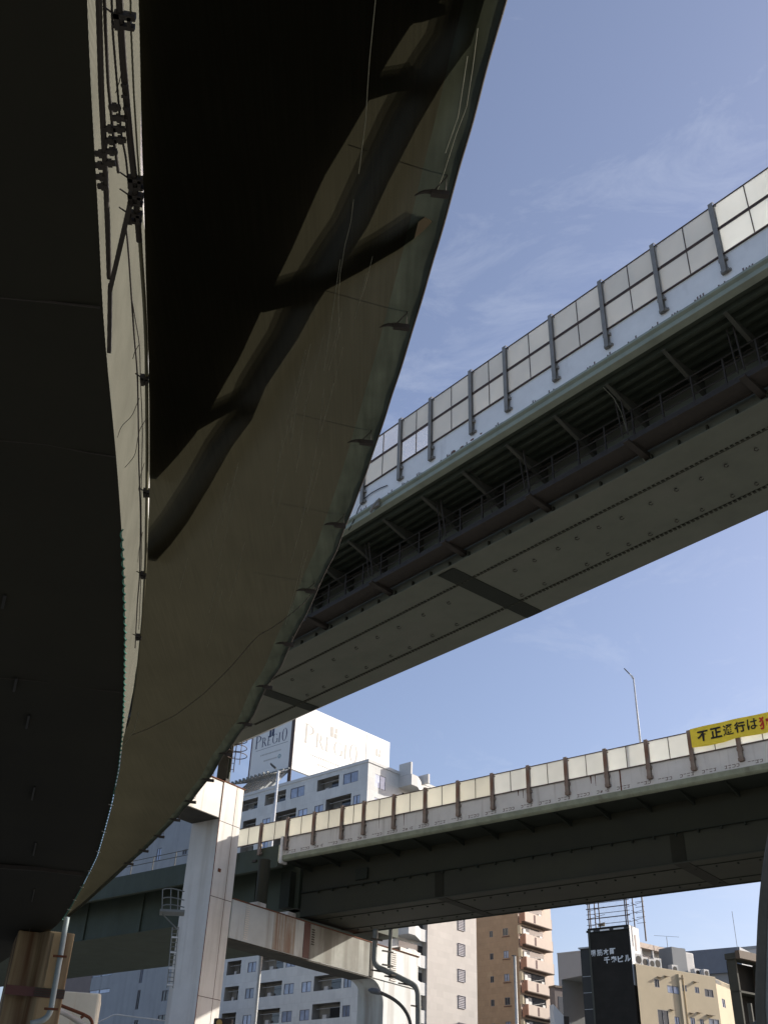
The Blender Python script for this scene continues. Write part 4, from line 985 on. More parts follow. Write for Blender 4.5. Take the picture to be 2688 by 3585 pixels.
# right face: local x = 0 plane, runs along -y
def rface(parent, openings, y1, z1, m, name='side_wall'):
    ys = sorted(set([0, y1]+[round(o[0], 3) for o in openings]+[round(o[1], 3) for o in openings])); zs = sorted(set([0, z1]+[round(o[2], 3) for o in openings]+[round(o[3], 3) for o in openings]))
    mb = MB()
    for a, b in zip(ys, ys[1:]):
        for c, d in zip(zs, zs[1:]):
            if any(o[0] < (a+b)/2 < o[1] and o[2] < (c+d)/2 < o[3] for o in openings): continue
            mb.quad((0, -a, c), (0, -b, c), (0, -b, d), (0, -a, d))
    return mb.build(name, m, parent, merge=True)
rops = [(1.3, 3.25, round(42.55-2.92*k, 2), round(44.25-2.92*k, 2)) for k in range(14)]
rface(ap, rops, 15, TOPZ, M['tile'])
sw = None
for o in rops:
    if sw is None:
        mb = MB(); w_, h_ = 1.95, 1.7
        for q in ((0, .05, 0, h_), (w_-.05, w_, 0, h_), (.05, w_-.05, 0, .05), (.05, w_-.05, h_-.05, h_), (w_/2-.02, w_/2+.02, .05, h_-.05)): mb.box(.0, .09, -q[1], -q[0], q[2], q[3])
        sw = mb.build('window', M['winframe'], ap); sw.location = (0, -o[0], o[2])
        MB().quad((.04, -.02, .02), (.04, -w_+.02, .02), (.04, -w_+.02, h_-.02), (.04, -.02, h_-.02)).build('pane', M['blueglass'], sw)
    else:
        c = inst(sw, ap, (0, -o[0], o[2]))
        for ch in sw.children: e = ch.copy(); COL.objects.link(e); e.parent = c
# cranked balconies on the right face (out = -x)
sb = None
for k in range(15):
    zb_ = 43.62-2.92*k-.0
    if zb_ < 4: break
    if sb is None:
        poly = [(.0, -5.7), (-2.15, -5.7), (-2.15, -6.9), (-.65, -9.6), (-.65, -12.6), (0, -12.6)]
        mb = MB(); mb.prism(poly, 0, .18)
        inner = [(.0, -5.85), (-2.0, -5.85), (-2.0, -6.85), (-.5, -9.55), (-.5, -12.45), (0, -12.45)]
        for a, b, c, d in zip(poly, poly[1:], inner, inner[1:]):
            mb.hexa([(a[0], a[1], .18), (b[0], b[1], .18), (d[0], d[1], .18), (c[0], c[1], .18)], [(a[0], a[1], 1.35), (b[0], b[1], 1.35), (d[0], d[1], 1.35), (c[0], c[1], 1.35)])
        sb = mb.build('side_balcony', M['tile_lit'], ap); sb.location = (-.004, 0, zb_)
        sdr = MB().box(-.02, -.003, -11.8, -6.4, .3, 2.5).build('sliding_door', M['darkglass'], sb)
    else:
        c = inst(sb, ap, (-.004, 0, zb_))
        for ch in sb.children: e = ch.copy(); COL.objects.link(e); e.parent = c
MB().box(-2.0, -.01, -6.0, -5.72, 45.0, 46.6).build('privacy_fin', M['tile_lit'], ap)
MB().box(-1.6, -.01, -9.9, -9.6, 45.0, 46.2).build('privacy_fin', M['tile_lit'], ap)
# rooftop billboard
OL = -3.0
cu, cz0 = FP.hit(cc('P', 492, 657), OL); lu, lz0 = FP.hit(cc('P', 60, 765), OL)
FRt = Frame(*FP.w(cu, OL).xy, 43.1)   # +x away along the sunlit board, -y faces the sun side
bt, bz = FRt.hit(cc('P', 1530, 365), 0); _, bz0 = FRt.hit(cc('P', 770, 40), 0)
BT = (bz+bz0)/2; BB = (cz0+lz0)/2
bb = root('rooftop_billboard', 'huge white two sided billboard with serif lettering on the apartment roof', 'billboard', FP)
bl = MB().box(cu, lu, OL-.4, OL, BB, BT).build('left_board', M['board'], bb, label='shaded board with navy lettering')
_u = Vector((0, -1, 0))
br_ = MB().box(cu-.42, cu-.02, OL-bt, OL, BB, BT).build('right_board', M['board'], bb, label='sunlit board with faded lettering')
MB().box(lu, lu+.22, OL-.45, OL+.03, 45.5, BT+.1).build('edge_post', M['brownstrip'], bb)
MB().box(cu-.44, cu+.2, OL+.003, OL+.10, 45.5, BT+.05).build('edge_post', M['rail'], bb)
xj = FRt.hit(cc('P', 1283, 330), 0)[0]
MB().box(cu-.45, cu-.425, OL-xj-.12, OL-xj, BB, BT-.3).build('joint_strip', M['faded'], br_)
mb = MB()
for k in range(11):
    x = cu+.3+(lu-cu-.5)*k/10; mb.bar((x, OL-.3, BB+.1), (x, -.3, TOPZ+.5), .16, .2); mb.bar((x, OL-.5, BB-.02), (x, .7, BB-1.55), .10, .14); mb.box(x-.12, x+.12, .45, .8, BB-1.55, BB-1.25)
for z_, y_ in ((BB-.35, OL+.9), (BB-.8, OL+1.9), (BB-1.35, OL+2.9)): mb.box(cu-1, lu, y_, y_+.16, z_, z_+.14)
mb.build('support_frame', M['pipe'], bb)
mb = MB()
for k in range(12): x = cu-.2+(lu-cu)*k/11; mb.bar((x, OL+.2, BB+.02), (x+.4, .2, BB-1.4), .1, .1)
mb.build('support_strut', M['ac'], bb)
# letters, drawn as strokes in a plane: f(u, z)
def ell(mb, f, cx, cz_, rx, rz, tx, tz, a0=0, a1=360, n=28):
    P, Q = [], []
    for k in range(n+1):
        t = rad(a0+(a1-a0)*k/n); P.append(f(cx+rx*math.cos(t), cz_+rz*math.sin(t))); Q.append(f(cx+(rx-tx)*math.cos(t), cz_+(rz-tz)*math.sin(t)))
    mb.strip(P, Q)
def rc(mb, f, a, b, c, d): mb.quad(f(a, c), f(b, c), f(b, d), f(a, d))
def letter(mb, f, ch, x, z, w_, h_, T):
    t = T*.22; s = h_
    def stem(x0, hh=s): rc(mb, f, x0, x0+T, z, z+hh); rc(mb, f, x0-T*.5, x0+T*1.5, z, z+t); rc(mb, f, x0-T*.5, x0+T*1.5, z+hh-t, z+hh)
    if ch == 'P': stem(x); ell(mb, f, x+T, z+s*.74, w_-T, s*.26, T, t, 90, -90)
    elif ch == 'R':
        stem(x); ell(mb, f, x+T, z+s*.74, w_*.75-T, s*.26, T, t, 90, -90); mb.quad(f(x+w_*.35, z+s*.5), f(x+w_*.58, z+s*.5), f(x+w_+T*.3, z), f(x+w_-T*.8, z))
    elif ch == 'E':
        stem(x)
        for q, l_ in ((0, 1), (.5, .75), (.965, 1)): rc(mb, f, x+T, x+w_*l_, z+s*q, z+s*q+t*1.3)
    elif ch == 'I': stem(x)
    elif ch == 'O': ell(mb, f, x+w_/2, z+s/2, w_/2, s/2*1.03, T, t)
    elif ch == 'G':
        ell(mb, f, x+w_/2, z+s/2, w_/2, s/2*1.03, T, t, 45, 318); rc(mb, f, x+w_-T*.9, x+w_, z+s*.08, z+s*.46); rc(mb, f, x+w_-T*1.5, x+w_+T*.4, z+s*.46-t, z+s*.46)
def word(mb, f, W, H):
    # P tall, REG small, tall I O
    big, sm = H, H*.74; z = 0
    letter(mb, f, 'P', 0, 0, W*.155, big, W*.034)
    x = W*.20; z = 0
    for ch, w_ in (('R', .13), ('E', .10), ('G', .16), ('I', .04)):
        letter(mb, f, ch, W*x/W, 0, W*w_, sm, W*.027); x += W*(w_+.042)
    letter(mb, f, 'O', x+W*.005, -H*.02, W*.155, big*.98, W*.030)
xL0, zL0 = FP.hit(cc('P', 135, 435), OL); xL1, zL1 = FP.hit(cc('P', 478, 330), OL)
zb_ = (zL0+FP.hit(cc('P', 470, 330), OL)[1])/2
H_ = abs(FP.hit(cc('P', 155, 300), OL)[1]-FP.hit(cc('P', 135, 435), OL)[1])
mb = MB(); fL = lambda u, v: (xL0-u, OL+.012, zb_+v); word(mb, fL, xL0-xL1, H_); mb.build('lettering', M['navy'], bl)
mb = MB(); W_ = xL0-xL1
rc(mb, fL, W_*.02, W_, -.38, -.33); mb.build('underline', M['navy'], bl)
mb = MB()
for r0, (a, b) in enumerate(((.18, .82), (.30, .70))):
    x = a
    while x < b: ww = random.uniform(.012, .03); rc(mb, fL, W_*x, W_*(x+ww), -1.35-r0*.95, -1.15-r0*.95); x += ww+.012
mb.build('small_print', M['faded'], bl)
mb = MB(); ell(mb, fL, W_*.78, -2.15, .30, .30, .10, .10); rc(mb, fL, W_*.78-.12, W_*.78+.12, -2.2, -2.1); mb.build('round_emblem', M['teal'], bl)
xe, ze = FP.hit(cc('P', 308, 260), OL); ue, ve = xL0-xe, ze-zb_
mb = MB(); rc(mb, fL, ue-.5, ue-.08, ve-.62, ve+.55); mb.quad(fL(ue+.02, ve+.62), fL(ue+.5, ve+.62), fL(ue+.5, ve-.55), fL(ue+.34, ve-.55), fL(ue+.12, ve+.1)); mb.quad(fL(ue+.02, ve+.2), fL(ue+.3, ve-.1), fL(ue+.3, ve-.55), fL(ue+.02, ve-.55)); mb.build('square_emblem', M['navy'], bl)
# right board lettering, faded
def RB(q): x, z = FRt.hit(q, 0); return x, z
xa, za = RB(cc('P', 630, 370)); xb, zb2 = RB(cc('P', 1210, 545)); H_ = abs(RB(cc('P', 650, 150))[1]-za)
zb2 = za+.0
fR = lambda u, v: (cu-.435, OL-(xa+u), zb2+v)
mb = MB(); word(mb, fR, xb-xa, H_*.92); rc(mb, fR, .2, xb-xa, -.42, -.34); mb.build('lettering', M['faded'], br_)
mb = MB()
for r0, (a, b) in enumerate(((.12, .62), (.25, .5))):
    x = a
    while x < b: ww = random.uniform(.012, .03); rc(mb, fR, (xb-xa)*x, (xb-xa)*(x+ww), -1.5-r0*1.0, -1.25-r0*1.0); x += ww+.014
for q in ((cc('P', 940, 265)), (cc('P', 1408, 480))):
    x, z = RB(q); u, v = x-xa, z-zb2; k = 1. if q[0] < 780 else .75
    rc(mb, fR, u-.75*k, u-.1*k, v-.8*k, v+.75*k); rc(mb, fR, u+.05*k, u+.7*k, v-.8*k, v-.1*k); rc(mb, fR, u+.3*k, u+.7*k, v+.0*k, v+.8*k)
mb.build('emblem', M['faded'], br_)

# cream block with louvres
FW = Frame(13.8, 136.3, 43.0)       # +x away right, -y faces us
wb = root('cream_block', 'cream tiled block with a tall blind wall and one column of louvred vents', 'building', FW)
facade(wb, -9.6, 0, 0, 40, [], -1, M['whitewall'])
MB().quad((0, 0, 0), (0, 12, 0), (0, 12, 40), (0, 0, 40)).quad((-9.6, 0, 0), (-9.6, 12, 0), (-9.6, 12, 40), (-9.6, 0, 40)).quad((-9.6, 12, 0), (0, 12, 0), (0, 12, 40), (-9.6, 12, 40)).build('rear_walls', M['whitewall'], wb)
MB().quad((-9.6, 0, 39.9), (0, 0, 39.9), (0, 12, 39.9), (-9.6, 12, 39.9)).build('roof', M['grey_wall'], wb)
lv = None
for k in range(12):
    zc = 38.6-2.93*k
    if lv is None:
        mb = MB(); 
        for j in range(7): mb.hexa([(0, -.14, j*.19), (1.25, -.14, j*.19), (1.25, -.10, j*.19), (0, -.10, j*.19)], [(0, -.05, j*.19+.15), (1.25, -.05, j*.19+.15), (1.25, -.01, j*.19+.15), (0, -.01, j*.19+.15)])
        mb.box(0, 1.25, -.2, -.003, 1.33, 1.38).box(1.25, 1.30, -.16, -.003, 0, 1.33)
        lv = mb.build('louvre', M['louver_dark'], wb); lv.location = (-3.78, 0, zc-1.3)
        MB().box(.02, 1.23, -.012, -.004, .0, 1.3).build('louvre_back', M['louver'], lv)
    else:
        c = inst(lv, wb, (-3.78, 0, zc-1.3))
        for ch in lv.children: e = ch.copy(); COL.objects.link(e); e.parent = c

# brown tower
FT = Frame(20.84, 148.55, -47.0)    # +x left
bt_ = root('brown_tower', 'brown tiled apartment tower with beige balconies down its right side', 'apartment building', FT)
ops = []
for k in range(14):
    z = 31.25-2.93*k+2.93*3
    if z < 3: continue
    ops += [(4.35, 4.95, round(z+.1, 2), round(z+.92, 2), 'dark'), (1.75, 2.62, round(z+.08, 2), round(z+1.02, 2), 'win' if k % 3 else 'dark')]
facade(bt_, 0, 9, 0, 44, ops, 1, M['brown'])
for o in ops: opening(bt_, 'bt', o, 1)
mb = MB()
for o in ops:
    if o[0] < 2: mb.box(o[0]-.25, o[1]+.15, .003, .10, o[2]-.20, o[2]-.12)
mb.build('sill', M['brownstrip'], bt_)
rface(bt_, [], 8.2, 44, M['pink'])
MB().quad((0, 0, 43.9), (9, 0, 43.9), (9, -8.2, 43.9), (0, -8.2, 43.9)).build('roof', M['grey_wall'], bt_)
MB().quad((9, 0, 0), (9, -8.2, 0), (9, -8.2, 44), (9, 0, 44)).quad((9, -8.2, 0), (0, -8.2, 0), (0, -8.2, 44), (9, -8.2, 44)).build('rear_walls', M['brown'], bt_)
tb = None
for k in range(14):
    z = 29.83-2.93*k+2.93*4
    if z < 3: continue
    if tb is None:
        tb = MB().box(-1.2, -.62, -6.55, -.03, .12, 1.40).box(-1.2, -.004, -6.55, -6.43, .12, 1.40).build('side_balcony', M['pink'], bt_); tb.location = (-.003, 0, z)
        MB().box(-1.215, -.004, -6.56, .02, 0, .117).build('balcony_slab', M['bal_under'], tb)
        MB().box(-1.21, -.62, -.025, .12, .12, 1.41).box(-.62, -.25, -.02, .09, -.1, 1.1).build('end_panel', M['orange'], tb)
        MB().box(-1.225, -1.203, -2.50, -2.10, .2, 1.25).build('dark_strip', M['brownstrip'], tb)
        MB().box(-.5, -.004, .0, .22, 1.45, 2.55).build('utility_duct', M['beige_l'], tb)
        MB().box(-.03, -.004, -5.9, -.5, 1.4, 2.7).build('window_band', M['darkglass'], tb)
        MB().box(-.35, -.04, -1.25, -.65, 1.45, 2.3).box(-.35, -.04, -5.2, -4.6, 1.2, 1.9).box(-.1, -.04, -2.4, -1.6, 1.45, 2.5).build('air_conditioner', M['ac'], tb)
        MB().tube([(-.4, -1.8, 1.5), (-.6, -4.6, 2.1)], .03, 5).build('drying_pole', M['ac'], tb)
    else:
        c = inst(tb, bt_, (-.003, 0, z))
        for ch in tb.children: e = ch.copy(); COL.objects.link(e); e.parent = c
# small pinkish house and gabled roof at the tower foot
q = ath(*cc('A', 1400, 1400), 138); Fh = Frame(q.x, q.y, 60.)
sh = root('rose_house', 'small rose-brown building between the brown tower and the plain grey wall', 'building', Fh)
x1 = Fh.hit(cc('A', 1590, 1470), 0)[0]; z0 = q.z
MB().box(-.3, x1, 0, 1, 0, z0-.25).build('wall', M['rosewall'], sh); MB().box(-.35, x1+.15, -.2, 1.1, z0-.245, z0).build('roof', M['awning'], sh)
MB().box(.2, 1.0, -.03, -.003, z0-5, z0-1.2).box(1.4, 2.2, -.03, -.003, z0-5.2, z0-1.4).build('window', M['darkglass'], sh)
q = ath(*cc('A', 1380, 1740), 120); Fh = Frame(q.x, q.y, 75.)
sh = root('pale_gable', 'pale sloping gable with a dark vent at the foot of the brown tower', 'building', Fh); z0 = q.z
x1 = Fh.hit(cc('A', 1640, 2040), 0)[0]; z1 = Fh.hit(cc('A', 1640, 2040), 0)[1]
mb = MB(); mb.hexa([(-.2, 0, 0), (x1, 0, 0), (x1, 1, 0), (-.2, 1, 0)], [(-.2, 0, z0+.1), (x1, 0, z1), (x1, 1, z1), (-.2, 1, z0+.1)]); mb.build('wall', M['tile_lit'], sh)
MB().box(.9, 1.5, -.04, -.004, z1-.2, z1+.6).build('vent', M['dark_metal'], sh)

# sign tower (dark), its grey neighbour, beige block
FS = Frame(27.88, 114.66, -52.0)    # +x left, +y to us
st = root('sign_tower', 'charcoal office tower with white lettering and an open steel frame on top', 'office building', FS)
MB().box(0, 4.82, -2.35, 0, 0, 25.95).build('tower_wall', M['charcoal'], st)
MB().box(-.06, -.003, -2.33, -.02, 20., 25.9).build('side_cladding', M['silver'], st)
MB().box(-.085, -.062, -1.45, -1.1, 23.5, 25.1).build('side_window', M['darkglass'], st)
MB().box(4.83, 6.05, -2.3, -.35, 0, 24.0).build('stair_bay', M['black'], st)
MB().box(4.825, 6.2, -2.35, -.15, 24.003, 24.15).build('stair_roof', M['silver'], st)
mb = MB()
for z in (21.2, 19.6, 18.0, 16.4): mb.box(4.84, 6.0, -.349, -.33, z, z+.05)
mb.build('floor_line', M['silver'], st)
MB().box(4.6, 4.82, .002, .05, 12, 25.9).build('corner_strip', M['bar_dark'], st)
MB().box(-.1, 4.95, .003, .12, 25.5, 25.72).build('cornice', M['black'], st)
for a, b in ((4.1, 4.4), (2.2, 3.3), (.5, 1.7)): MB().box(a, b, .13, .16, 25.53, 25.68).build('light_panel', M['white'], st)
zz = []
def put_text(s, x0, zbase, h_, adv):
    for i, ch in enumerate(s):
        glyph(ch, 'lettering', M['letter'], st, lambda u, v, x=x0-adv*i: (x-u, .02, zbase+v), adv*.86, h_)
put_text('堺筋本町', 4.68, 23.08, .66, .76); put_text('千寿ビル', 3.15, 22.28, .66, .79)
mb = MB()
for x in (.1, .3, 3.4, 4.7, 4.5): mb.box(x-.05, x+.05, -.25, -.15, 25.95, 31)
for x in (.1, 4.7): mb.box(x-.05, x+.05, -1.9, -1.8, 25.95, 31)
for z in (26.3, 26.9, 27.4, 27.95, 28.5, 29.1): mb.box(-.2, 4.95, -.26, -.19, z, z+(.09 if z in (26.9, 27.95) else .045)); mb.box(-1.1, -.1, -2.1, -2.05, z+.1, z+.14)
for k in range(22): mb.box(.4+k*.14, .412+k*.14, -.2, -.19, 26.0, 29.5)
for z in (26.2, 27.0, 27.8, 28.6):
    for xa, xb in ((-1.0, 0.2), (3.4, 4.7)): mb.bar((xa, -.3, z), (xb, -1.6, z+.7), .04, .04); mb.bar((xb, -.3, z), (xa, -1.6, z+.6), .04, .04)
for x in (-1.0,): mb.box(x-.06, x+.06, -2.0, -1.85, 24.5, 31)
mb.build('steel_frame', M['rail'], st)
MB().box(2.9, 3.7, -.4, -.35, 26.1, 26.45).build('frame_panel', M['beige'], st)
q = ath(*cc('D', 150, 870), 172); FG = Frame(q.x, q.y, -49.)
gw = root('grey_windowless_block', 'plain grey windowless wall between the brown tower and the charcoal tower', 'building', FG)
xg = FG.hit(cc('A', 1432, 1150), 0)[0]; MB().box(-4, xg, -3, 0, 0, q.z).build('wall', M['grey_wall'], gw); MB().box(-4.05, xg+.05, -3.05, .05, q.z+.003, q.z+.18).build('coping', M['silver'], gw)
FE = Frame(28.23, 114.57, 60.0)     # +x right, -y to us
be = root('beige_block', 'beige stucco low-rise with small windows, awnings and rooftop air conditioners', 'office building', FE)
ops = [(2.42, 3.12, 20.05, 20.85, 'dark'), (4.2, 5.95, 19.7, 20.45, 'win'), (6.4, 7.05, 20.1, 20.72, 'win'), (8.25, 8.9, 20.1, 20.72, 'win'), (9.68, 11.0, 19.9, 20.68, 'dark'),
       (2.45, 3.95, 16.4, 17.95, 'dark'), (4.75, 5.45, 16.7, 17.5, 'win'), (7.05, 7.7, 16.9, 17.65, 'win'), (8.4, 9.0, 16.9, 17.6, 'win'), (9.75, 11.3, 16.6, 17.8, 'win')]
o3 = [(a, b, round(c-3.4*k, 2), round(d-3.4*k, 2), e) for k in (1, 2, 3) for a, b, c, d, e in ops[5:]]
facade(be, 0, 11.55, 0, 21.95, ops+o3, -1, M['beige'])
for o in ops+o3: opening(be, 'be', o, -1)
for x, z in ((2.9, 21.1), (3.9, 21.3), (5.9, 21.35), (8.1, 21.2), (4.2, 18.1), (7.0, 18.05), (8.1, 18.2), (9.5, 18.1), (10.0, 18.12)): MB().hexa([(x, -.35, z-.08), (x+.55, -.35, z-.08), (x+.55, -.003, z-.03), (x, -.003, z-.03)], [(x, -.35, z-.05), (x+.55, -.35, z-.05), (x+.55, -.003, z+.04), (x, -.003, z+.04)]).build('awning', M['awning'], be)
MB().box(5.85, 6.15, -.22, -.003, 5, 21.7).box(6.6, 6.68, -.12, -.003, 5, 21.7).build('downpipe', M['beige_l'], be)
MB().box(-.0, 11.6, .0, .35, 21.953, 22.05).build('coping', M['beige_l'], be)
MB().quad((0, 0, 21.9), (11.55, 0, 21.9), (11.55, 12, 21.9), (0, 12, 21.9)).quad((0, 12, 0), (11.55, 12, 0), (11.55, 12, 21.9), (0, 12, 21.9)).build('roof', M['midgrey'], be)
# far bay, turned more away
FE2 = Frame(*FE.w(11.56, 0).xy, 37.)
b2 = root('beige_corner_block', 'paler beige corner block with diagonal outside stair at the right end', 'office building', FE2)
x2 = FE2.hit(cc('F', 1160, 1320), 0)[0]
ops = [(1.2, 2.2, 19.2, 20.1, 'win'), (5.0, 8.0, 18.3, 19.6, 'dark')]
facade(b2, 0, x2, 0, 21.9, ops, -1, M['beige_l'])
for o in ops: opening(b2, 'b2', o, -1)
mb = MB()
for k in range(8): mb.bar((6.0, -.3, 17.6-k*.42), (9.5, -.8, 18.3-k*.42), .12, .10)
mb.build('outside_stair', M['rail'], b2)
MB().box(0, x2, .0, 8, 21.4, 21.85).build('roof', M['midgrey'], b2)
# rooftop equipment (things on the beige roof)
ac = None
for k, (x, y, w_, h_) in enumerate([(1.0, .8, 1.0, 1.3), (2.0, .9, .9, 1.1), (2.9, .8, .9, 1.0), (3.9, 1.0, 1.1, 1.25), (7.0, 1.6, .9, 1.0), (10.0, 1.2, 1.0, .9), (10.9, .8, .8, .9)]):
    lab = ['tall white cooling unit first behind the charcoal tower on the beige roof', 'white cooling unit second from the charcoal tower on the beige roof', 'white cooling unit third from the charcoal tower on the beige roof', 'broad white cooling unit fourth from the charcoal tower',
           'white cooling unit beside the grey shed on the beige roof', 'white cooling unit near the right end of the beige roof', 'last small cooling unit at the right corner of the beige roof'][k]
    r_ = root('cooling_unit', lab, 'air conditioner', loc=tuple(FE.w(x, y, 21.9)), group='cooling units on the beige roof'); r_.rotation_euler = (0, 0, math.atan2(FE.d[1], FE.d[0]))
    MB().box(-w_/2, w_/2, -.3, .3, .12, h_).box(-w_/2, w_/2, -.25, -.18, 0, .12).box(-w_/2, w_/2, .18, .25, 0, .12).build('casing', M['ac'], r_, bevel=.03)
    MB().tube([(0, -.305, h_*.55), (0, -.32, h_*.55)], h_*.30, 16).build('fan_grille', M['dark_metal'], r_)
    MB().box(w_*.3, w_*.45, -.315, -.303, .2, h_*.9).build('service_panel', M['silver'], r_)
q = FE.w(2.2, 4.5); FQ = Frame(q.x, q.y, 52.)
ph = root('white_penthouse', 'white rooftop terrace house with railings behind the cooling units', 'building', FQ)
z1 = FQ.hit(cc('F', 0, 720), 0)[1]; xz = FQ.hit(cc('F', 250, 790), 0)[0]
MB().box(-.9, xz, .8, 2.2, 21.95, z1-.5).build('wall', M['tile_lit'], ph)
MB().box(-1.0, xz+.2, -.3, 2.3, z1-.497, z1+.05).build('roof', M['pink'], ph)
mb = MB()
for k in range(6): x = -.7+(xz+.7)*k/5; mb.box(x-.12, x+.12, -.2, 0, 21.95, z1-.5)
mb.build('pillar', M['tile_lit'], ph)
MB().box(-.8, xz-.3, .74, .79, 22.3, z1-1.0).build('window', M['darkglass'], ph)
q = ath(*cc('F', 250, 1040), 124); sd_ = root('roof_shed', 'grey rooftop shed with a white tank beside it', 'shed', loc=(q.x, q.y, 21.9)); sd_.rotation_euler = (0, 0, math.atan2(FE.d[1], FE.d[0]))
MB().box(0, 2.1, 0, 2, 0, 2.9).build('wall', M['midgrey'], sd_); MB().box(2.15, 3.6, .3, 1.6, .5, 2.7).build('tank', M['ac'], sd_, bevel=.15); MB().box(-.1, 3.7, -.2, 2.1, -.1, -.02+.4).build('base', M['midgrey'], sd_)
# blue grey roofed building
q = ath(*cc('F', 1220, 705), 150); FK = Frame(q.x, q.y, -53.)
bk = root('blue_roof_block', 'grey rendered building with a blue-grey roof band and one narrow window', 'building', FK)
x1 = FK.hit(cc('F', 280, 790), 0)[0]
MB().box(.8, x1-1.5, -8, 0, 0, q.z-3.1).build('wall', M['midgrey'], bk)
MB().hexa([(-.2, .4, q.z-3.1), (x1+.3, .4, q.z-3.1), (x1+.3, -8.4, q.z-3.1), (-.2, -8.4, q.z-3.1)], [(0, -.2, q.z), (x1, -.2, q.z), (x1, -8, q.z), (0, -8, q.z)]).build('roof', M['roofgrey'], bk)
x3, z3 = FK.hit(cc('F', 760, 920), 0); x4, z4 = FK.hit(cc('F', 800, 1020), 0)
MB().box(x4, x3, .003, .04, z4, z3).build('window', M['darkglass'], bk)
# pale block further back
q = ath(*cc('F', 1430, 745), 165); FZ = Frame(q.x, q.y, -50.)
pbk = root('distant_pale_block', 'distant pale block just showing between the blue roof and the right post', 'building', FZ)
MB().box(-3.2, 8, -6, 0, 0, q.z).build('wall', M['tile_lit'], pbk); MB().box(-3.3, 8.1, -6.1, .1, q.z+.003, q.z+.4).build('coping', M['grey_wall'], pbk)
MB().box(1, 2.4, .003, .05, q.z-2.2, q.z-1).build('window', M['darkglass'], pbk)
# dark building with open bays at right
q = ath(*cc('F', 1125, 760), 62); FD = Frame(q.x, q.y, 55.)
dk = root('dark_open_building', 'near-black building with open framed bays at the right edge', 'building', FD)
z0 = q.z; MB().prism([(0, .5), (14, .5), (21.5, 3.4), (7.5, 3.4)], 0, z0-.5).build('wall', M['darkbrick'], dk)
mb = MB(); mb.box(-.1, 14, -.3, .49, z0-.45, z0-.15)
dk_bays = []
for k in range(5): mb.box(-.02, 14, -.1, .45, z0-2.1-1.9*k, z0-2.0-1.9*k)
for k in range(7): mb.box(2.2*k-.02, 2.2*k+.1, -.1, .45, 0, z0-.45)
mb.build('bay_frame', M['bar_dark'], dk)
MB().box(-.25, 5, -.6, -.32, z0-.5, z0-.1).build('eave', M['awning'], dk)
for k, (a, b, s) in enumerate([(1510, 1040, .28), (1600, 1560, .34), (1590, 1450, .2)]):
    x, z = FD.hit(cc('F', a, b), -.2); MB().tube([(x, -.3, z-s), (x, -.3, z+s)], s*.5, 8).build('balcony_tub', M['ac'], dk)
q = ath(*cc('F', 1380, 1560), 50); up = root('thin_street_post', 'thin grey street post leaning slightly before the dark building', 'post', loc=(q.x, q.y, 0))
MB().tube([(0, 0, 0), (0, 0, q.z)], .10, 8).build('shaft', M['pole'], up); MB().box(-.25, .15, -.1, .1, q.z-3.2, q.z-2.6).build('junction_box', M['dark_metal'], up)
q = ath(*cc('F', 1590, 1760), 40); dm = root('round_convex_cover', 'pale rounded cover low at the right edge before the dark building', 'cover', loc=(q.x, q.y, 0))
mb = MB(); mb.tube([(0, 0, q.z-2.6), (0, 0, q.z-.9), (0, 0, q.z-.35), (0, 0, q.z-.02)], [.75, .75, .6, .15], 20); mb.build('dome', M['pole'], dm, smooth=True)
MB().tube([(0, 0, 0), (0, 0, q.z-2.6)], .12, 10).build('stand', M['pole'], dm)

# pale office building seen behind the green ramp, and the dull block left of it
q = ath(*cc(5, 1440, 900), 106); FO = Frame(q.x, q.y, -46.)
ob = root('pale_office_block', 'pale grey office block behind the green ramp with long slit windows', 'office building', FO)
ops = []
def oadd(a0, b0, a1, b1, kd):
    x0, z0 = FO.hit(cc(5, a0, b1), 0); x1, z1 = FO.hit(cc(5, a1, b0), 0); ops.append((round(min(x0, x1), 2), round(max(x0, x1), 2), round(min(z0, z1), 2), round(max(z0, z1), 2), kd))
for a0, b0, a1, b1, kd in [(1150, 968, 1195, 1090, 'win'), (1118, 1140, 1170, 1310, 'dark'), (1335, 1140, 1400, 1240, 'dark'), (1305, 1345, 1375, 1400, 'dark'), (740, 1000, 935, 1050, 'win'), (730, 1125, 915, 1190, 'win'), (1290, -40, 1345, 75, 'win'), (1510, -30, 1556, 25, 'dark'), (1095, 1390, 1150, 1520, 'dark')]: oadd(a0, b0, a1, b1, kd)
xw = FO.hit(cc(5, 705, 1100), 0)[0]; xe_ = -.2
facade(ob, xe_, xw, 0, 36, ops, 1, mat('vertical_clad', (.30, .315, .33), .7, .1, .6, stain=(.24, .25, .26), stain_amt=.6, sscale=(1.6, 1.6, .05), spos=.5))
for o in ops: opening(ob, 'ob', o, 1)
MB().quad((xe_, -2.5, 0), (xe_, 0, 0), (xe_, 0, 36), (xe_, -2.5, 36)).quad((xw, -2.5, 0), (xw, 0, 0), (xw, 0, 36), (xw, -2.5, 36)).quad((xe_, 0, 35.9), (xw, 0, 35.9), (xw, -2.5, 35.9), (xe_, -2.5, 35.9)).quad((xe_, -2.5, 0), (xw, -2.5, 0), (xw, -2.5, 36), (xe_, -2.5, 36)).build('rear_walls', M['grey_wall'], ob)
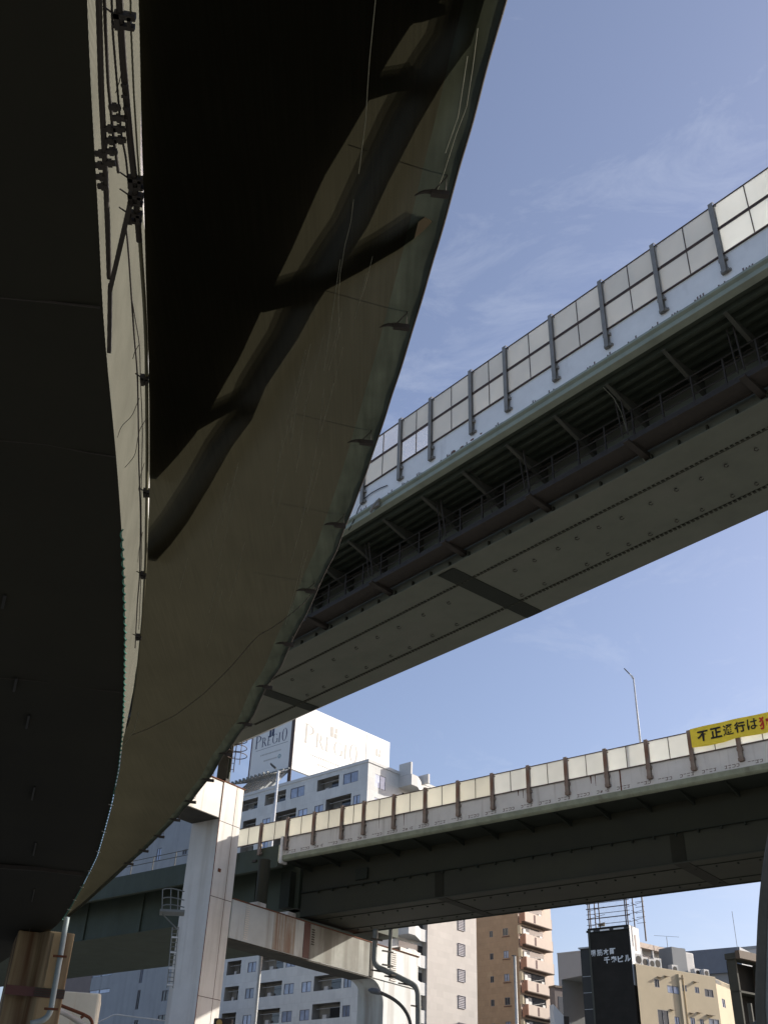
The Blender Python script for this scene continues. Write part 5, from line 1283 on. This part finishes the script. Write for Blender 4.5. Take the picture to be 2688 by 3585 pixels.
q = ath(*cc(5, 705, 1100), 118); FO2 = Frame(q.x, q.y, -46.)
dl = root('dull_brown_block', 'dull brown block showing between the rusty pier and the pale office block', 'building', FO2)
MB().box(-1, 16, -8, 0, 0, 22).build('wall', M['rosewall'], dl); MB().box(2, 4, .003, .05, 12, 13.5).build('window', M['darkglass'], dl); MB().box(-1.1, 16.1, -8.1, .1, 22.003, 22.3).build('coping', M['grey_wall'], dl)
# service line and its white tip along the bottom
ln = root('overhead_cable', 'thin pale cable strung low in front of the pale office block', 'cable')
pipe('wire', [(5, 810, 1412), (5, 950, 1345), (5, 1150, 1370), (5, 1400, 1402)], 60, .03, M['lamp'], ln)
# signal head peeping up at the bottom
q = ath(*cc(6, 195, 1395), 44); tl = root('traffic_signal', 'small yellowish traffic signal peeping up beside the pale pier foot', 'traffic light', loc=(q.x, q.y, 0))
MB().box(-.35, .35, -.15, .15, q.z-.55, q.z+.05).build('housing', M['dark_metal'], tl, bevel=.04)
MB().tube([(-.12, -.16, q.z-.12), (-.12, -.30, q.z-.12)], .11, 12).build('visor', M['signal'], tl)
MB().tube([(.14, -.16, q.z-.28), (.14, -.28, q.z-.28)], .11, 12).build('visor', M['signal'], tl)
MB().tube([(0, .1, 0), (0, .1, q.z-.5)], .06, 8).build('pole', M['pole'], tl)
# antennas
def antenna(q, h, hd, label, arms):
    b = ath(*cc(*q), hd); r_ = root('roof_antenna', label, 'antenna', loc=(b.x, b.y, b.z-h)); mb = MB(); mb.tube([(0, 0, 0), (0, 0, h)], .035, 5)
    mb.build('mast', M['midgrey'], r_)
    if arms:
        mb = MB()
        for dz, l_ in arms: mb.bar((-l_, .1, h-dz+.1), (l_, -.1, h-dz), .03, .03)
        mb.build('elements', M['midgrey'], r_)
antenna(('F', 140, 560), 5.5, 128, 'television antenna with thin cross arms above the white penthouse', [(0., 1.4), (1.2, 1.9), (2.6, 1.6)])
antenna(('F', 1120, 180), 12.5, 150, 'very thin tall mast rising behind the blue-grey roof', [])

# the sky clouds live in the world; nothing else
